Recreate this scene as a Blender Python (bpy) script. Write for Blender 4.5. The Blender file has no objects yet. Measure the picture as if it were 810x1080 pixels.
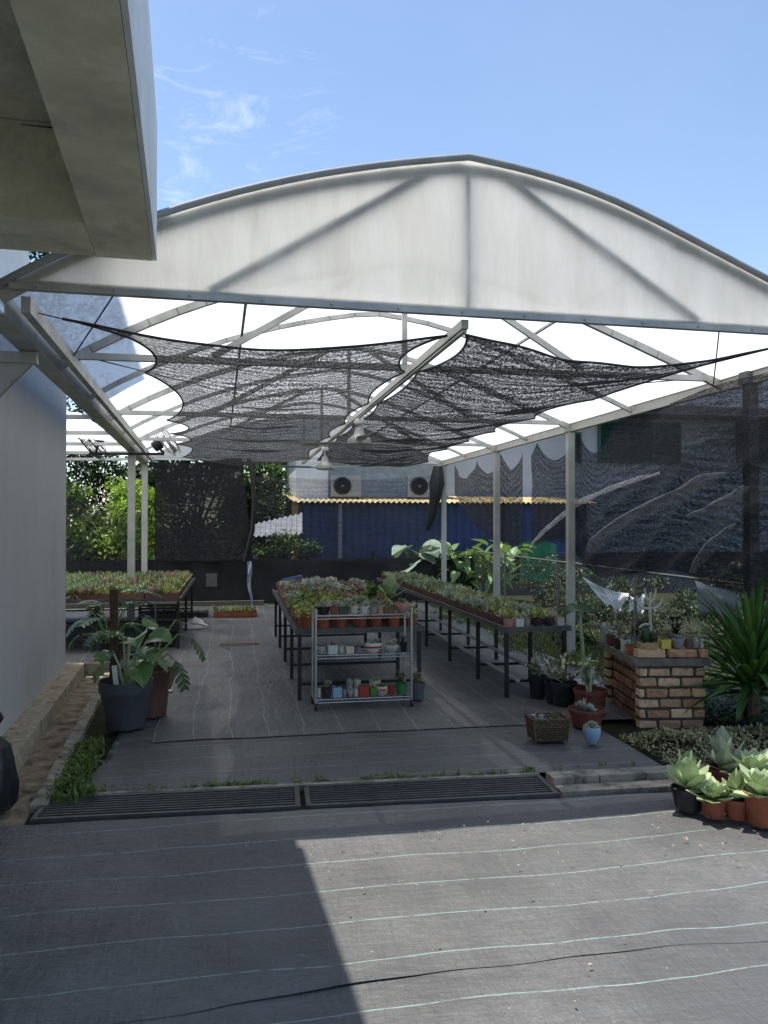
import bpy, math, random
from mathutils import Vector, Matrix, noise as mnoise
random.seed(7)
R = math.radians
S = bpy.context.scene
COL = S.collection

# ---------------------------------------------------------------- camera model (places real things from measured points)
F, H, VX, VY = 850.0, 1.7, 246.0, 550.0
TH = math.atan((405 - VX) / F); PH = math.atan((VY - 540) / F)
def ray(u, v):
    x = (u - 405) / F; z = -(v - 540) / F; y = 1.0
    y, z = y*math.cos(PH) - z*math.sin(PH), y*math.sin(PH) + z*math.cos(PH)
    return Vector((x*math.cos(TH) + y*math.sin(TH), -x*math.sin(TH) + y*math.cos(TH), z))
def G(u, v, z=0.0):
    r = ray(u, v); t = (z - H) / r.z
    return Vector((r.x*t, r.y*t, z))
def PY(u, v, Y):
    r = ray(u, v); t = Y / r.y
    return Vector((r.x*t, Y, H + r.z*t))

# ---------------------------------------------------------------- mesh builder
class MB:
    def __init__(s): s.v = []; s.f = []; s.uv = None; s.mi = []
    def face(s, pts, mi=0):
        n = len(s.v); s.v += [tuple(p) for p in pts]; s.f.append(tuple(range(n, n+len(pts)))); s.mi.append(mi)
    def box(s, x0, x1, y0, y1, z0, z1, mi=0, m=None):
        P = [Vector(p) for p in ((x0,y0,z0),(x1,y0,z0),(x1,y1,z0),(x0,y1,z0),(x0,y0,z1),(x1,y0,z1),(x1,y1,z1),(x0,y1,z1))]
        if m is not None: P = [m @ p for p in P]
        n = len(s.v); s.v += [tuple(p) for p in P]
        for q in ((3,2,1,0),(4,5,6,7),(0,1,5,4),(1,2,6,5),(2,3,7,6),(3,0,4,7)):
            s.f.append(tuple(n+i for i in q)); s.mi.append(mi)
    def bar(s, a, b, w, h, mi=0, up=(0,0,1)):
        a = Vector(a); b = Vector(b); d = (b-a).normalized(); u = Vector(up)
        if abs(d.dot(u)) > .98: u = Vector((0,1,0))
        r = d.cross(u).normalized(); u = r.cross(d)
        n = len(s.v)
        for p in (a, b):
            for sx, sz in ((-1,-1),(1,-1),(1,1),(-1,1)):
                s.v.append(tuple(p + r*(w/2*sx) + u*(h/2*sz)))
        for q in ((0,1,2,3),(7,6,5,4),(0,4,5,1),(1,5,6,2),(2,6,7,3),(3,7,4,0)):
            s.f.append(tuple(n+i for i in q)); s.mi.append(mi)
    def tube(s, pts, r, k=8, mi=0, cap=True):
        pts = [Vector(p) for p in pts]; n = len(s.v); N = len(pts)
        rs = r if isinstance(r, (list, tuple)) else [r]*N
        pr = None
        for i, p in enumerate(pts):
            d = (pts[min(i+1,N-1)] - pts[max(i-1,0)])
            if d.length < 1e-9: d = Vector((0,0,1))
            d.normalize()
            if pr is None:
                a = Vector((1,0,0)) if abs(d.x) < .8 else Vector((0,1,0))
                pr = (a - d*a.dot(d)).normalized()
            else:
                pr = (pr - d*pr.dot(d)).normalized()
            q = d.cross(pr)
            for j in range(k):
                an = 2*math.pi*j/k
                s.v.append(tuple(p + (pr*math.cos(an) + q*math.sin(an))*rs[i]))
        for i in range(N-1):
            for j in range(k):
                s.f.append((n+i*k+j, n+i*k+(j+1)%k, n+(i+1)*k+(j+1)%k, n+(i+1)*k+j)); s.mi.append(mi)
        if cap:
            s.f.append(tuple(n+j for j in reversed(range(k)))); s.mi.append(mi)
            s.f.append(tuple(n+(N-1)*k+j for j in range(k))); s.mi.append(mi)
    def lathe(s, prof, k=18, c=(0,0,0), mi=0, sx=1, sy=1, m=None):
        n = len(s.v); N = len(prof)
        for r, z in prof:
            for j in range(k):
                an = 2*math.pi*j/k
                p = Vector((c[0]+r*sx*math.cos(an), c[1]+r*sy*math.sin(an), c[2]+z))
                s.v.append(tuple(m @ p if m is not None else p))
        for i in range(N-1):
            for j in range(k):
                s.f.append((n+i*k+j, n+i*k+(j+1)%k, n+(i+1)*k+(j+1)%k, n+(i+1)*k+j)); s.mi.append(mi)
        s.f.append(tuple(n+j for j in reversed(range(k)))); s.mi.append(mi)
        s.f.append(tuple(n+(N-1)*k+j for j in range(k))); s.mi.append(mi)
    def sheet(s, fn, nu, nv, uvfn=None):
        n = len(s.v)
        if s.uv is None: s.uv = {}
        for i in range(nu+1):
            for j in range(nv+1):
                a, b = i/nu, j/nv
                s.uv[len(s.v)] = uvfn(a, b) if uvfn else (a, b)
                s.v.append(tuple(fn(a, b)))
        for i in range(nu):
            for j in range(nv):
                k = n + i*(nv+1) + j
                s.f.append((k, k+nv+1, k+nv+2, k+1)); s.mi.append(0)
    def blade(s, p, az, el, L, W, droop=0.0, n=3, prof=None, fold=.12, twist=0.0, thick=0.0, mi=0):
        """leaf strip: starts at p, heads az/el, bends down by droop over its length"""
        p = Vector(p); c = Vector((-math.sin(az), math.cos(az), 0)); rows = []
        for i in range(n+1):
            t = i/n; e = el - droop*t
            d = Vector((math.cos(az)*math.cos(e), math.sin(az)*math.cos(e), math.sin(e)))
            up = Vector((-math.cos(az)*math.sin(e), -math.sin(az)*math.sin(e), math.cos(e)))
            w = W*(prof[i] if prof else math.sin(math.pi*min(1, .12+.88*t))**.8 + (.02))/2
            cc = c*math.cos(twist) + up*math.sin(twist); uu = up*math.cos(twist) - c*math.sin(twist)
            rows.append((p + cc*w + uu*w*fold, p - uu*(thick*(1-t*.6) + w*fold*.3), p - cc*w + uu*w*fold, p.copy()))
            p = p + d*(L/n)
        k = len(s.v); m = 4 if thick else 3
        for r in rows: s.v += [tuple(q) for q in r[:m]]
        for i in range(n):
            a = k + i*m; b = a + m
            if thick:
                # closed: top goes left - centre(p) - right, bottom uses index 1
                s.f += [(a, b, b+3, a+3), (a+3, b+3, b+2, a+2), (a+1, b+1, b, a), (a+2, b+2, b+1, a+1)]; s.mi += [mi]*4
            else:
                s.f += [(a, b, b+1, a+1), (a+1, b+1, b+2, a+2)]; s.mi += [mi]*2
    def quadleaf(s, p, d, nrm, L, W, mi=0):
        p = Vector(p); d = d.normalized(); c = d.cross(nrm)
        if c.length < 1e-4: c = Vector((1,0,0))
        c.normalize()
        n = len(s.v)
        s.v += [tuple(p), tuple(p + d*L*.5 + c*W*.5), tuple(p + d*L), tuple(p + d*L*.5 - c*W*.5)]
        s.f.append((n, n+1, n+2, n+3)); s.mi.append(mi)
    def build(s, name, mats, parent=None, smooth=False, angle=40, loc=None, rz=0):
        me = bpy.data.meshes.new(name)
        me.from_pydata(s.v, [], s.f)
        if not isinstance(mats, (list, tuple)): mats = [mats]
        for m in mats: me.materials.append(m)
        if len(mats) > 1: me.polygons.foreach_set('material_index', s.mi)
        if s.uv is not None:
            l = me.uv_layers.new(name='UVMap')
            for lp in me.loops: l.data[lp.index].uv = s.uv.get(lp.vertex_index, (0,0))
        if smooth:
            me.polygons.foreach_set('use_smooth', [True]*len(me.polygons))
            if angle: me.set_sharp_from_angle(angle=R(angle))
        me.update()
        o = bpy.data.objects.new(name, me); COL.objects.link(o)
        if parent: o.parent = parent
        if loc is not None: o.location = loc
        if rz: o.rotation_euler.z = rz
        return o

def tag(o, label=None, cat=None, group=None, kind=None):
    if label: o['label'] = label
    if cat: o['category'] = cat
    if group: o['group'] = group
    if kind: o['kind'] = kind
    return o
def thing(name, label, cat, loc=(0,0,0), rz=0, group=None):
    o = bpy.data.objects.new(name, None); COL.objects.link(o)
    o.location = loc; o.rotation_euler.z = rz; o.empty_display_size = .1
    return tag(o, label, cat, group)
def link(me_obj_name, mesh, parent, loc=(0,0,0), rz=0, sc=None):
    o = bpy.data.objects.new(me_obj_name, mesh); COL.objects.link(o); o.parent = parent
    o.location = loc; o.rotation_euler.z = rz
    if sc: o.scale = sc if isinstance(sc, (tuple, list)) else (sc, sc, sc)
    return o
def dup(root, loc, rz=0, sc=None, label=None):
    r = root.copy(); COL.objects.link(r); r.location = loc; r.rotation_euler.z = rz
    if sc: r.scale = (sc, sc, sc)
    if label: r['label'] = label
    for ch in list(root.children):
        c = ch.copy(); COL.objects.link(c); c.parent = r
        for g in list(ch.children):
            d = g.copy(); COL.objects.link(d); d.parent = c
    return r

# ---------------------------------------------------------------- materials
def nt(m):
    m.use_nodes = True
    t = m.node_tree; t.nodes.clear(); return t
def N(t, ty, **kw):
    n = t.nodes.new(ty)
    for k, v in kw.items():
        if k in n.inputs.keys(): n.inputs[k].default_value = v
        else: setattr(n, k, v)
    return n
def math_(t, op, a, b=None, clamp=False):
    n = t.nodes.new('ShaderNodeMath'); n.operation = op; n.use_clamp = clamp
    for i, x in enumerate((a, b)):
        if x is None: continue
        if isinstance(x, (int, float)): n.inputs[i].default_value = x
        else: t.links.new(x, n.inputs[i])
    return n.outputs[0]
def mapr(t, x, a, b, c, d):
    n = t.nodes.new('ShaderNodeMapRange'); n.clamp = True
    t.links.new(x, n.inputs[0])
    for i, v in enumerate((a, b, c, d)): n.inputs[i+1].default_value = v
    return n.outputs[0]
def mixc(t, f, a, b, bt='MIX'):
    n = t.nodes.new('ShaderNodeMix'); n.data_type = 'RGBA'; n.blend_type = bt
    if isinstance(f, (int, float)): n.inputs[0].default_value = f
    else: t.links.new(f, n.inputs[0])
    for i, x in ((6, a), (7, b)):
        if isinstance(x, (tuple, list)): n.inputs[i].default_value = (*x[:3], 1)
        else: t.links.new(x, n.inputs[i])
    return n.outputs[2]
def noise_(t, vec, scale, detail=4, rough=.55, dist=0):
    n = t.nodes.new('ShaderNodeTexNoise'); n.inputs['Scale'].default_value = scale
    n.inputs['Detail'].default_value = detail; n.inputs['Roughness'].default_value = rough; n.inputs['Distortion'].default_value = dist
    t.links.new(vec, n.inputs['Vector']); return n.outputs['Fac']
def mapping(t, vec, sc, rot=(0,0,0)):
    n = t.nodes.new('ShaderNodeMapping'); n.inputs['Scale'].default_value = sc; n.inputs['Rotation'].default_value = rot
    t.links.new(vec, n.inputs['Vector']); return n.outputs[0]
def out(t, sh):
    o = t.nodes.new('ShaderNodeOutputMaterial'); t.links.new(sh, o.inputs[0])
def bump(t, h, strength, dist):
    b = t.nodes.new('ShaderNodeBump'); b.inputs['Strength'].default_value = strength; b.inputs['Distance'].default_value = dist
    t.links.new(h, b.inputs['Height']); return b.outputs[0]

def M(name, col, rough=.6, var=.18, scale=6, bmp=0, bscale=60, metal=0, spec=.4, objvar=0.0, dirt=None, dscale=3, dthr=.55, trans=0.0, island=0.0, hueto=None, stretch=None):
    m = bpy.data.materials.new(name); t = nt(m)
    tc = N(t, 'ShaderNodeTexCoord').outputs['Object']
    if stretch: tc = mapping(t, tc, stretch)
    oi = N(t, 'ShaderNodeObjectInfo')
    vadd = t.nodes.new('ShaderNodeVectorMath'); vadd.operation = 'ADD'
    t.links.new(tc, vadd.inputs[0])
    cmb = t.nodes.new('ShaderNodeCombineXYZ'); rr = math_(t, 'MULTIPLY', oi.outputs['Random'], 13.0)
    t.links.new(rr, cmb.inputs[0]); t.links.new(cmb.outputs[0], vadd.inputs[1]); v = vadd.outputs[0]
    nz = noise_(t, v, scale, 5, .6)
    c = mixc(t, mapr(t, nz, .3, .7, 0, 1), tuple(x*(1-var) for x in col), tuple(min(.95, x*(1+var)) for x in col))
    if hueto is not None:
        ge = N(t, 'ShaderNodeNewGeometry')
        c = mixc(t, ge.outputs['Random Per Island'], c, hueto)
    if island:
        ge = N(t, 'ShaderNodeNewGeometry')
        f = mapr(t, ge.outputs['Random Per Island'], 0, 1, 1-island, 1+island)
        c = mixc(t, 1.0, c, f, 'MULTIPLY')
    if objvar:
        f = mapr(t, oi.outputs['Random'], 0, 1, 1-objvar, 1+objvar)
        c = mixc(t, 1.0, c, f, 'MULTIPLY')
    if dirt is not None:
        dn = noise_(t, v, dscale, 8, .65, .4)
        c = mixc(t, mapr(t, dn, dthr, dthr+.18, 0, .85), c, dirt)
    b = N(t, 'ShaderNodeBsdfPrincipled'); t.links.new(c, b.inputs['Base Color'])
    b.inputs['Roughness'].default_value = rough; b.inputs['Metallic'].default_value = metal
    b.inputs['Specular IOR Level'].default_value = spec
    if bmp: t.links.new(bump(t, noise_(t, v, bscale, 5, .6), bmp, .01), b.inputs['Normal'])
    sh = b.outputs[0]
    if trans:
        tr = N(t, 'ShaderNodeBsdfTranslucent'); t.links.new(mixc(t, 1.0, c, (1.0, 1.0, .55), 'MULTIPLY'), tr.inputs[0])
        mx = N(t, 'ShaderNodeMixShader'); mx.inputs[0].default_value = trans
        t.links.new(sh, mx.inputs[1]); t.links.new(tr.outputs[0], mx.inputs[2]); sh = mx.outputs[0]
    out(t, sh); return m

def mat_cloth(name, axis, spacing, phase, base=.100, lcol=(.27,.37,.335)):
    m = bpy.data.materials.new(name); t = nt(m)
    tc = N(t, 'ShaderNodeTexCoord').outputs['Object']
    sep = t.nodes.new('ShaderNodeSeparateXYZ'); t.links.new(tc, sep.inputs[0])
    q = sep.outputs[axis]
    wob = noise_(t, tc, .9, 2, .5); wob2 = noise_(t, tc, 9, 2, .5)
    qq = math_(t, 'ADD', math_(t, 'ADD', q, math_(t, 'MULTIPLY', math_(t, 'SUBTRACT', wob, .5), .15)), math_(t, 'MULTIPLY', math_(t, 'SUBTRACT', wob2, .5), .006))
    fr = math_(t, 'FRACT', math_(t, 'DIVIDE', math_(t, 'ADD', qq, phase), spacing))
    line = math_(t, 'LESS_THAN', fr, .0065/spacing)
    brk = mapr(t, noise_(t, mapping(t, tc, (14,14,1)), 1, 4, .7), .36, .52, 0.15, 1)
    line = math_(t, 'MULTIPLY', line, brk)
    big = noise_(t, tc, 1.3, 6, .62, .3); fine = noise_(t, tc, 55, 4, .7)
    dust = math_(t, 'MULTIPLY', mapr(t, big, .40, .78, 0, 1), mapr(t, fine, .3, .75, .2, 1))
    c = mixc(t, dust, (base*.87, base*.87, base*.86), (base*2.4, base*2.36, base*2.28))
    wv = t.nodes.new('ShaderNodeTexWave'); wv.inputs['Scale'].default_value = 46; wv.inputs['Distortion'].default_value = 3; wv.inputs['Detail'].default_value = 3
    wv.bands_direction = 'Y' if axis == 1 else 'X'; t.links.new(tc, wv.inputs['Vector'])
    c = mixc(t, mapr(t, wv.outputs['Fac'], .2, .8, 0, .35), c, (base*1.5, base*1.48, base*1.45))
    speck = mapr(t, noise_(t, tc, 34, 2, .5), .745, .76, 0, .8)
    c = mixc(t, speck, c, (.3,.29,.26))
    c = mixc(t, line, c, lcol)
    b = N(t, 'ShaderNodeBsdfPrincipled'); t.links.new(c, b.inputs['Base Color'])
    t.links.new(mapr(t, fine, .3, .7, .42, .62), b.inputs['Roughness']); b.inputs['Specular IOR Level'].default_value = .5
    hgt = math_(t, 'ADD', math_(t, 'MULTIPLY', noise_(t, mapping(t, tc, (3,9,3) if axis == 1 else (9,3,3)), 1.6, 5, .6), 1.0), math_(t, 'MULTIPLY', fine, .05))
    hgt = math_(t, 'ADD', hgt, math_(t, 'MULTIPLY', noise_(t, mapping(t, tc, (14, 2.2, 1) if axis == 1 else (2.2, 14, 1)), 1.5, 5, .65, .8), .42))
    t.links.new(bump(t, hgt, .5, .05), b.inputs['Normal'])
    out(t, b.outputs[0]); return m

def net_mat(name, amin, amax, col=.022, ang=0.0, streak=130, tcol=.02, fs=(18, 45), ss=(5, 26), lo=.15, hi=.80, rip=3.0):
    """knitted shade cloth: threads with see-through gaps; coverage varies in knit streaks"""
    m = bpy.data.materials.new(name); t = nt(m)
    uv = N(t, 'ShaderNodeTexCoord').outputs['UV']
    v = mapping(t, uv, (1, 1, 1), (0, 0, ang))
    st = noise_(t, mapping(t, v, (ss[0], ss[1], 1)), 1.0, 4, .7, 1.2)
    fine = noise_(t, mapping(t, v, (fs[0], fs[1], 1)), 1.0, 3, .8)
    big = noise_(t, v, 1.1, 4, .6, .4)
    wv = t.nodes.new('ShaderNodeTexWave'); wv.bands_direction = 'Y'; wv.inputs['Scale'].default_value = rip; wv.inputs['Distortion'].default_value = 9; wv.inputs['Detail'].default_value = 2; wv.inputs['Detail Scale'].default_value = .5
    t.links.new(mapping(t, v, (.5, 1, 1)), wv.inputs['Vector'])
    a = math_(t, 'ADD', math_(t, 'MULTIPLY', mapr(t, st, .40, .60, 0, 1), .24), math_(t, 'ADD', math_(t, 'MULTIPLY', mapr(t, fine, .42, .58, 0, 1), .46), math_(t, 'ADD', math_(t, 'MULTIPLY', mapr(t, big, .3, .7, 0, 1), .10), math_(t, 'MULTIPLY', wv.outputs['Fac'], .20))))
    al = mapr(t, a, lo, hi, amin, amax)
    d = N(t, 'ShaderNodeBsdfDiffuse'); d.inputs[0].default_value = (col, col, col*1.05, 1)
    tl = N(t, 'ShaderNodeBsdfTranslucent'); tl.inputs[0].default_value = (tcol, tcol, tcol, 1)
    ad = N(t, 'ShaderNodeAddShader'); t.links.new(d.outputs[0], ad.inputs[0]); t.links.new(tl.outputs[0], ad.inputs[1])
    tp = N(t, 'ShaderNodeBsdfTransparent')
    mx = N(t, 'ShaderNodeMixShader'); t.links.new(al, mx.inputs[0]); t.links.new(tp.outputs[0], mx.inputs[1]); t.links.new(ad.outputs[0], mx.inputs[2])
    out(t, mx.outputs[0]); return m

def sheet_mat(name, col, transl, transp=0.0, bmp=.25, bsc=(2,8,8)):
    m = bpy.data.materials.new(name); t = nt(m)
    tc = N(t, 'ShaderNodeTexCoord').outputs['Object']
    st = noise_(t, mapping(t, tc, (3, 3, .5)), 2.2, 6, .6, .3)
    c = mixc(t, mapr(t, st, .40, .72, 0, .65), col, (col[0]*.82, col[1]*.80, col[2]*.76))  # stain streaks, contrast raised so crease shading is put into the colour
    d = N(t, 'ShaderNodeBsdfPrincipled'); d.inputs['Roughness'].default_value = .45; d.inputs['Specular IOR Level'].default_value = .3
    t.links.new(c, d.inputs['Base Color'])
    nm = bump(t, noise_(t, mapping(t, tc, bsc), .8, 5, .6, .8), bmp, .08); t.links.new(nm, d.inputs['Normal'])
    tl = N(t, 'ShaderNodeBsdfTranslucent'); t.links.new(c, tl.inputs[0])
    mx = N(t, 'ShaderNodeMixShader'); mx.inputs[0].default_value = transl
    t.links.new(d.outputs[0], mx.inputs[1]); t.links.new(tl.outputs[0], mx.inputs[2]); sh = mx.outputs[0]
    if transp:
        tp = N(t, 'ShaderNodeBsdfTransparent'); tp.inputs[0].default_value = (1,1,1,1)
        m2 = N(t, 'ShaderNodeMixShader'); m2.inputs[0].default_value = transp
        t.links.new(sh, m2.inputs[1]); t.links.new(tp.outputs[0], m2.inputs[2]); sh = m2.outputs[0]
    out(t, sh); return m

steel = M('galvanised_steel', (.42,.42,.40), .5, .22, 5, .05, 80, .35, .4, dirt=(.24,.22,.19), dscale=2.2, dthr=.62)
cream_steel = M('cream_painted_steel', (.46,.45,.41), .5, .12, 4, .03, 60, 0, .4, dirt=(.28,.25,.2), dscale=3, dthr=.66)
post_mat = M('weathered_post', (.42,.42,.38), .6, .15, 4, .04, 60, 0, .3, dirt=(.25,.24,.2), dscale=2.5, dthr=.6)
black_metal = M('black_metal', (.018,.018,.02), .45, .3, 8, .05, 60)
chrome = M('chromed_wire', (.55,.55,.55), .3, .12, 8, 0, 60, .85, .5)
white_plastic = M('white_plastic', (.72,.72,.69), .45, .1, 5, .02, 50, dirt=(.4,.38,.33), dscale=5, dthr=.66)
concrete = M('bare_concrete', (.42,.36,.26), .9, .3, 7, .4, 60, 0, .2, dirt=(.085,.072,.05), dscale=7, dthr=.49)
drain_m = M('silty_drain_concrete', (.27,.22,.155), .95, .4, 9, .6, 50, 0, .1, dirt=(.06,.05,.035), dscale=6, dthr=.50)
concrete_pale = M('kerb_concrete', (.33,.30,.24), .9, .3, 6, .4, 60, 0, .2, dirt=(.07,.062,.045), dscale=8, dthr=.47)
slab_under = M('stained_render', (.74,.70,.52), .9, .2, 3.5, .45, 45, 0, .2, dirt=(.50,.46,.34), dscale=3.0, dthr=.52)
slab_side = M('weathered_white_paint', (.78,.79,.78), .85, .1, 3, .2, 60, 0, .25, dirt=(.22,.2,.16), dscale=16, dthr=.66)
wall_paint = M('painted_wall', (.475,.475,.465), .8, .04, 1.2, .12, 40, 0, .25, dirt=(.39,.395,.385), dscale=1.5, dthr=.55, stretch=(1.3, 1.3, .5))
white_wall = M('white_render', (.72,.73,.73), .85, .05, 2, .08, 50, 0, .2)
soil = M('garden_soil', (.032,.036,.020), .95, .35, 9, .5, 50, 0, .1)
grass_m = M('weed_leaves', (.12,.19,.04), .6, .3, 10, island=.45, trans=.3)
terracotta = M('terracotta', (.33,.105,.055), .75, .2, 14, .12, 90, objvar=.3, dirt=(.30,.2,.15), dscale=14, dthr=.64)
blackp = M('black_pot_plastic', (.022,.022,.024), .42, .3, 8, .05, 60)
charcoal = M('charcoal_pot', (.05,.055,.065), .5, .2, 5, .06, 60, dirt=(.09,.09,.09), dscale=6, dthr=.6)
potsoil = M('potting_mix', (.06,.05,.04), .95, .5, 60, .8, 120)
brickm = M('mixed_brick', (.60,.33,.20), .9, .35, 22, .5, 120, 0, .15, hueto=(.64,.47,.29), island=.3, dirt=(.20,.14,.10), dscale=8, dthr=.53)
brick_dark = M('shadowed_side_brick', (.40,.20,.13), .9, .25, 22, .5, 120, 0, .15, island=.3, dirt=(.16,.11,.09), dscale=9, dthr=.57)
mortar = M('mortar', (.085,.07,.06), .95, .3, 20, .4, 100)
slab_m = M('mossy_slab', (.16,.15,.125), .9, .3, 12, .4, 80, dirt=(.07,.075,.05), dscale=7, dthr=.55)

roof_m = sheet_mat('roof_membrane', (.93,.93,.91), .80, 0.10)
gable_m = sheet_mat('gable_membrane', (.97,.945,.885), .84, .025, .9, (6,2,1.2))
net_over_a = net_mat('shade_net_thin', .46, .99, .035, 0, 130, .018, (46, 24), (8, 22), .10, .66, 2.4)
net_over_b = net_mat('shade_net_dense', .50, .995, .03, .30, 130, .010, (46, 24), (9, 20), .06, .54, 2.0)
net_side = net_mat('shade_net_side', .48, 1.0, .045, .06, 110, .012, (20, 52), (4, 24))
net_lower = net_mat('shade_net_folded', .05, .75, .065, .42, 110, .012, (24, 46), (4, 20), .15, .75, 3.0)
net_back = net_mat('shade_net_black', .86, 1.0, .022, 0, 120, .01)
net_light = net_mat('shade_net_light', .12, .48, .03, 0, 120, .05)
tarp = M('black_plastic_sheet', (.012,.012,.013), .4, .4, 3, .4, 6)

leafs = dict(
    frost=M('frosty_leaf', (.40,.45,.32), .5, .18, 12, objvar=.2, island=.15),
    green=M('fresh_green_leaf', (.17,.27,.07), .45, .25, 12, objvar=.25, island=.2, trans=.15),
    olive=M('olive_leaf', (.27,.28,.10), .5, .25, 12, objvar=.25, island=.25),
    pink=M('dusky_pink_leaf', (.40,.28,.23), .5, .25, 12, objvar=.2, island=.25),
    yellow=M('yellow_green_leaf', (.46,.49,.15), .5, .2, 12, objvar=.15, island=.2, trans=.1),
    dark=M('dark_green_leaf', (.035,.07,.025), .4, .3, 12, objvar=.2, island=.3, trans=.15),
    grey=M('grey_leaf', (.42,.44,.38), .6, .2, 12, objvar=.2, island=.2),
    pale=M('pale_fleshy_leaf', (.40,.49,.27), .45, .15, 8, objvar=.1, island=.18, trans=.12),
    variegated=M('variegated_leaf', (.20,.26,.10), .5, .3, 30, island=.4, hueto=(.5,.5,.36)),
)

# ---------------------------------------------------------------- world, sun, camera
W = bpy.data.worlds.new('World'); S.world = W; W.use_nodes = True
t = W.node_tree; t.nodes.clear()
SUND = Vector((.2, -.075, -1)).normalized()
sk = t.nodes.new('ShaderNodeTexSky'); sk.sky_type = 'NISHITA'; sk.sun_disc = False
sk.sun_elevation = math.asin(-SUND.z); sk.sun_rotation = math.atan2(-SUND.x, -SUND.y)
sk.air_density = 1.0; sk.dust_density = .4; sk.ozone_density = 1.0
gen = N(t, 'ShaderNodeTexCoord').outputs['Generated']
cl = noise_(t, mapping(t, gen, (3.0, 3.0, 9.0), (0, R(24), R(10))), 3.4, 9, .68, 1.0)
cm = mapr(t, cl, .50, .80, 0, .27)
dp = t.nodes.new('ShaderNodeVectorMath'); dp.operation = 'DOT_PRODUCT'; t.links.new(gen, dp.inputs[0])
dp.inputs[1].default_value = ray(225, 140).normalized()
reg = mapr(t, dp.outputs['Value'], .985, .997, 0, 1)
cf = math_(t, 'MULTIPLY', cm, reg)
hz = math_(t, 'MULTIPLY', mapr(t, noise_(t, gen, 2.0, 5, .55), .35, .75, 0, 1), .03)
cf = math_(t, 'MAXIMUM', cf, hz)
skc = mixc(t, cf, sk.outputs[0], (7.5, 7.7, 7.9))
bg = t.nodes.new('ShaderNodeBackground'); bg.inputs[1].default_value = .13
t.links.new(skc, bg.inputs[0]); o = t.nodes.new('ShaderNodeOutputWorld'); t.links.new(bg.outputs[0], o.inputs[0])

sun = bpy.data.lights.new('sun', 'SUN'); sun.energy = 3.6; sun.angle = R(.5); sun.color = (1.0, .955, .88)
so = bpy.data.objects.new('sun', sun); COL.objects.link(so); so.rotation_euler = SUND.to_track_quat('-Z', 'Y').to_euler()

cam = bpy.data.cameras.new('camera'); co = bpy.data.objects.new('camera', cam); COL.objects.link(co)
cam.sensor_fit = 'VERTICAL'; cam.sensor_height = 24; cam.lens = F/1080*24; cam.clip_end = 1000; cam.clip_start = .05
co.location = (0, 0, H); co.rotation_euler = (R(90)+PH, 0, -TH)
S.camera = co
S.view_settings.view_transform = 'Standard'; S.view_settings.look = 'None'; S.view_settings.gamma = 1
S.view_settings.exposure = .78
S.render.engine = 'CYCLES'
S.cycles.max_bounces = 7; S.cycles.transparent_max_bounces = 20; S.cycles.transmission_bounces = 6; S.cycles.diffuse_bounces = 4
S.cycles.use_denoising = True
try: S.cycles.denoiser = 'OPENIMAGEDENOISE'
except Exception: pass
S.cycles.sample_clamp_indirect = 6

# ================================================================ SETTING
def lerp(a, b, t): return a+(b-a)*t
def wavy(x, y, amp=.008):
    if y < 4.8: amp *= 1.6
    return amp*(mnoise.noise(Vector((x*1.1, y*1.6, .3))) + .5*mnoise.noise(Vector((x*2.7, y*3.9, 4.1))))
g = MB(); g.sheet(lambda a, b: (-150+300*a, -60+300*b, -.03), 2, 2); tag(g.build('ground', soil), kind='structure')

def ydr(x): return 4.745 - .045*(x-2.0)   # drain line, square to the building
def mat_sheet(name, mat, x0, x1, y0, y1, z, nx, ny, edge=None, amp=.008):
    mb = MB()
    def fn(a, b):
        x = x0+(x1-x0)*a; y = y0+(y1-y0)*b
        if edge: x, y = edge(a, b, x, y)
        return (x, y, z + wavy(x, y, amp) + amp)
    mb.sheet(fn, nx, ny)
    return tag(mb.build(name, mat, smooth=True, angle=0), kind='structure')
cloth_cross = mat_cloth('woven_mat_crosswise', 1, .315, .05)
cloth_long = mat_cloth('woven_mat_lengthwise', 0, .30, .02, .118, (.34,.38,.35))
mat_sheet('ground_mat', cloth_cross, -4.5, 7.5, 3.2, 4.70, -.0163, 120, 30,
          lambda a, b, x, y: (x, lerp(3.2, ydr(x)-.03, b) + (.012*mnoise.noise(Vector((x*2, 3, 0))) if b == 1 else 0)))
def fold(a, b, x, y): return (x, y + (.035*mnoise.noise(Vector((x*.9, 2, 0))) + .07*max(0, math.sin(x*1.6+.9)) if b > .94 else 0))
mb = MB()
def seam(x): return 2.90 + .04*mnoise.noise(Vector((x*.9, 2, 0))) + .05*math.sin(x*1.35+.4) + .03*x + .02*mnoise.noise(Vector((x*3.1, 9, 0)))
def fn(a, b):
    x = -4.5+12*a; y = lerp(seam(x), 3.2, b)
    return (x, y, -.006 + wavy(x, y) + .0025 + .006*(1-b)**2*max(0, .5+1.6*mnoise.noise(Vector((x*1.3, 5, 0)))))
def lerp(a, b, t): return a+(b-a)*t
mb.sheet(fn, 160, 24); tag(mb.build('ground_mat', cloth_cross, smooth=True, angle=0), kind='structure')
mb = MB()
def fn(a, b):
    x = -4.5+12*a; yy = 1.0 + 2.15*b
    return (x, yy, -.005 + wavy(x, yy))
mb.sheet(fn, 120, 60); tag(mb.build('ground_mat', cloth_cross, smooth=True, angle=0), kind='structure')
mat_sheet('ground_mat', cloth_cross, -4.5, 7.5, -6, 1.06, -.004, 40, 20)
mat_sheet('ground_mat', cloth_cross, -.98, 2.95, 5.14, 7.6, -.008, 50, 25,
          lambda a, b, x, y: (x + (.10*mnoise.noise(Vector((1, y*1.7, 0))) + .12*(y-5.1) if a == 0 else (.08*mnoise.noise(Vector((9, y*2, 0))) if a == 1 else 0)), lerp(ydr(x)+.43, 7.6, b)))
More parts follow.
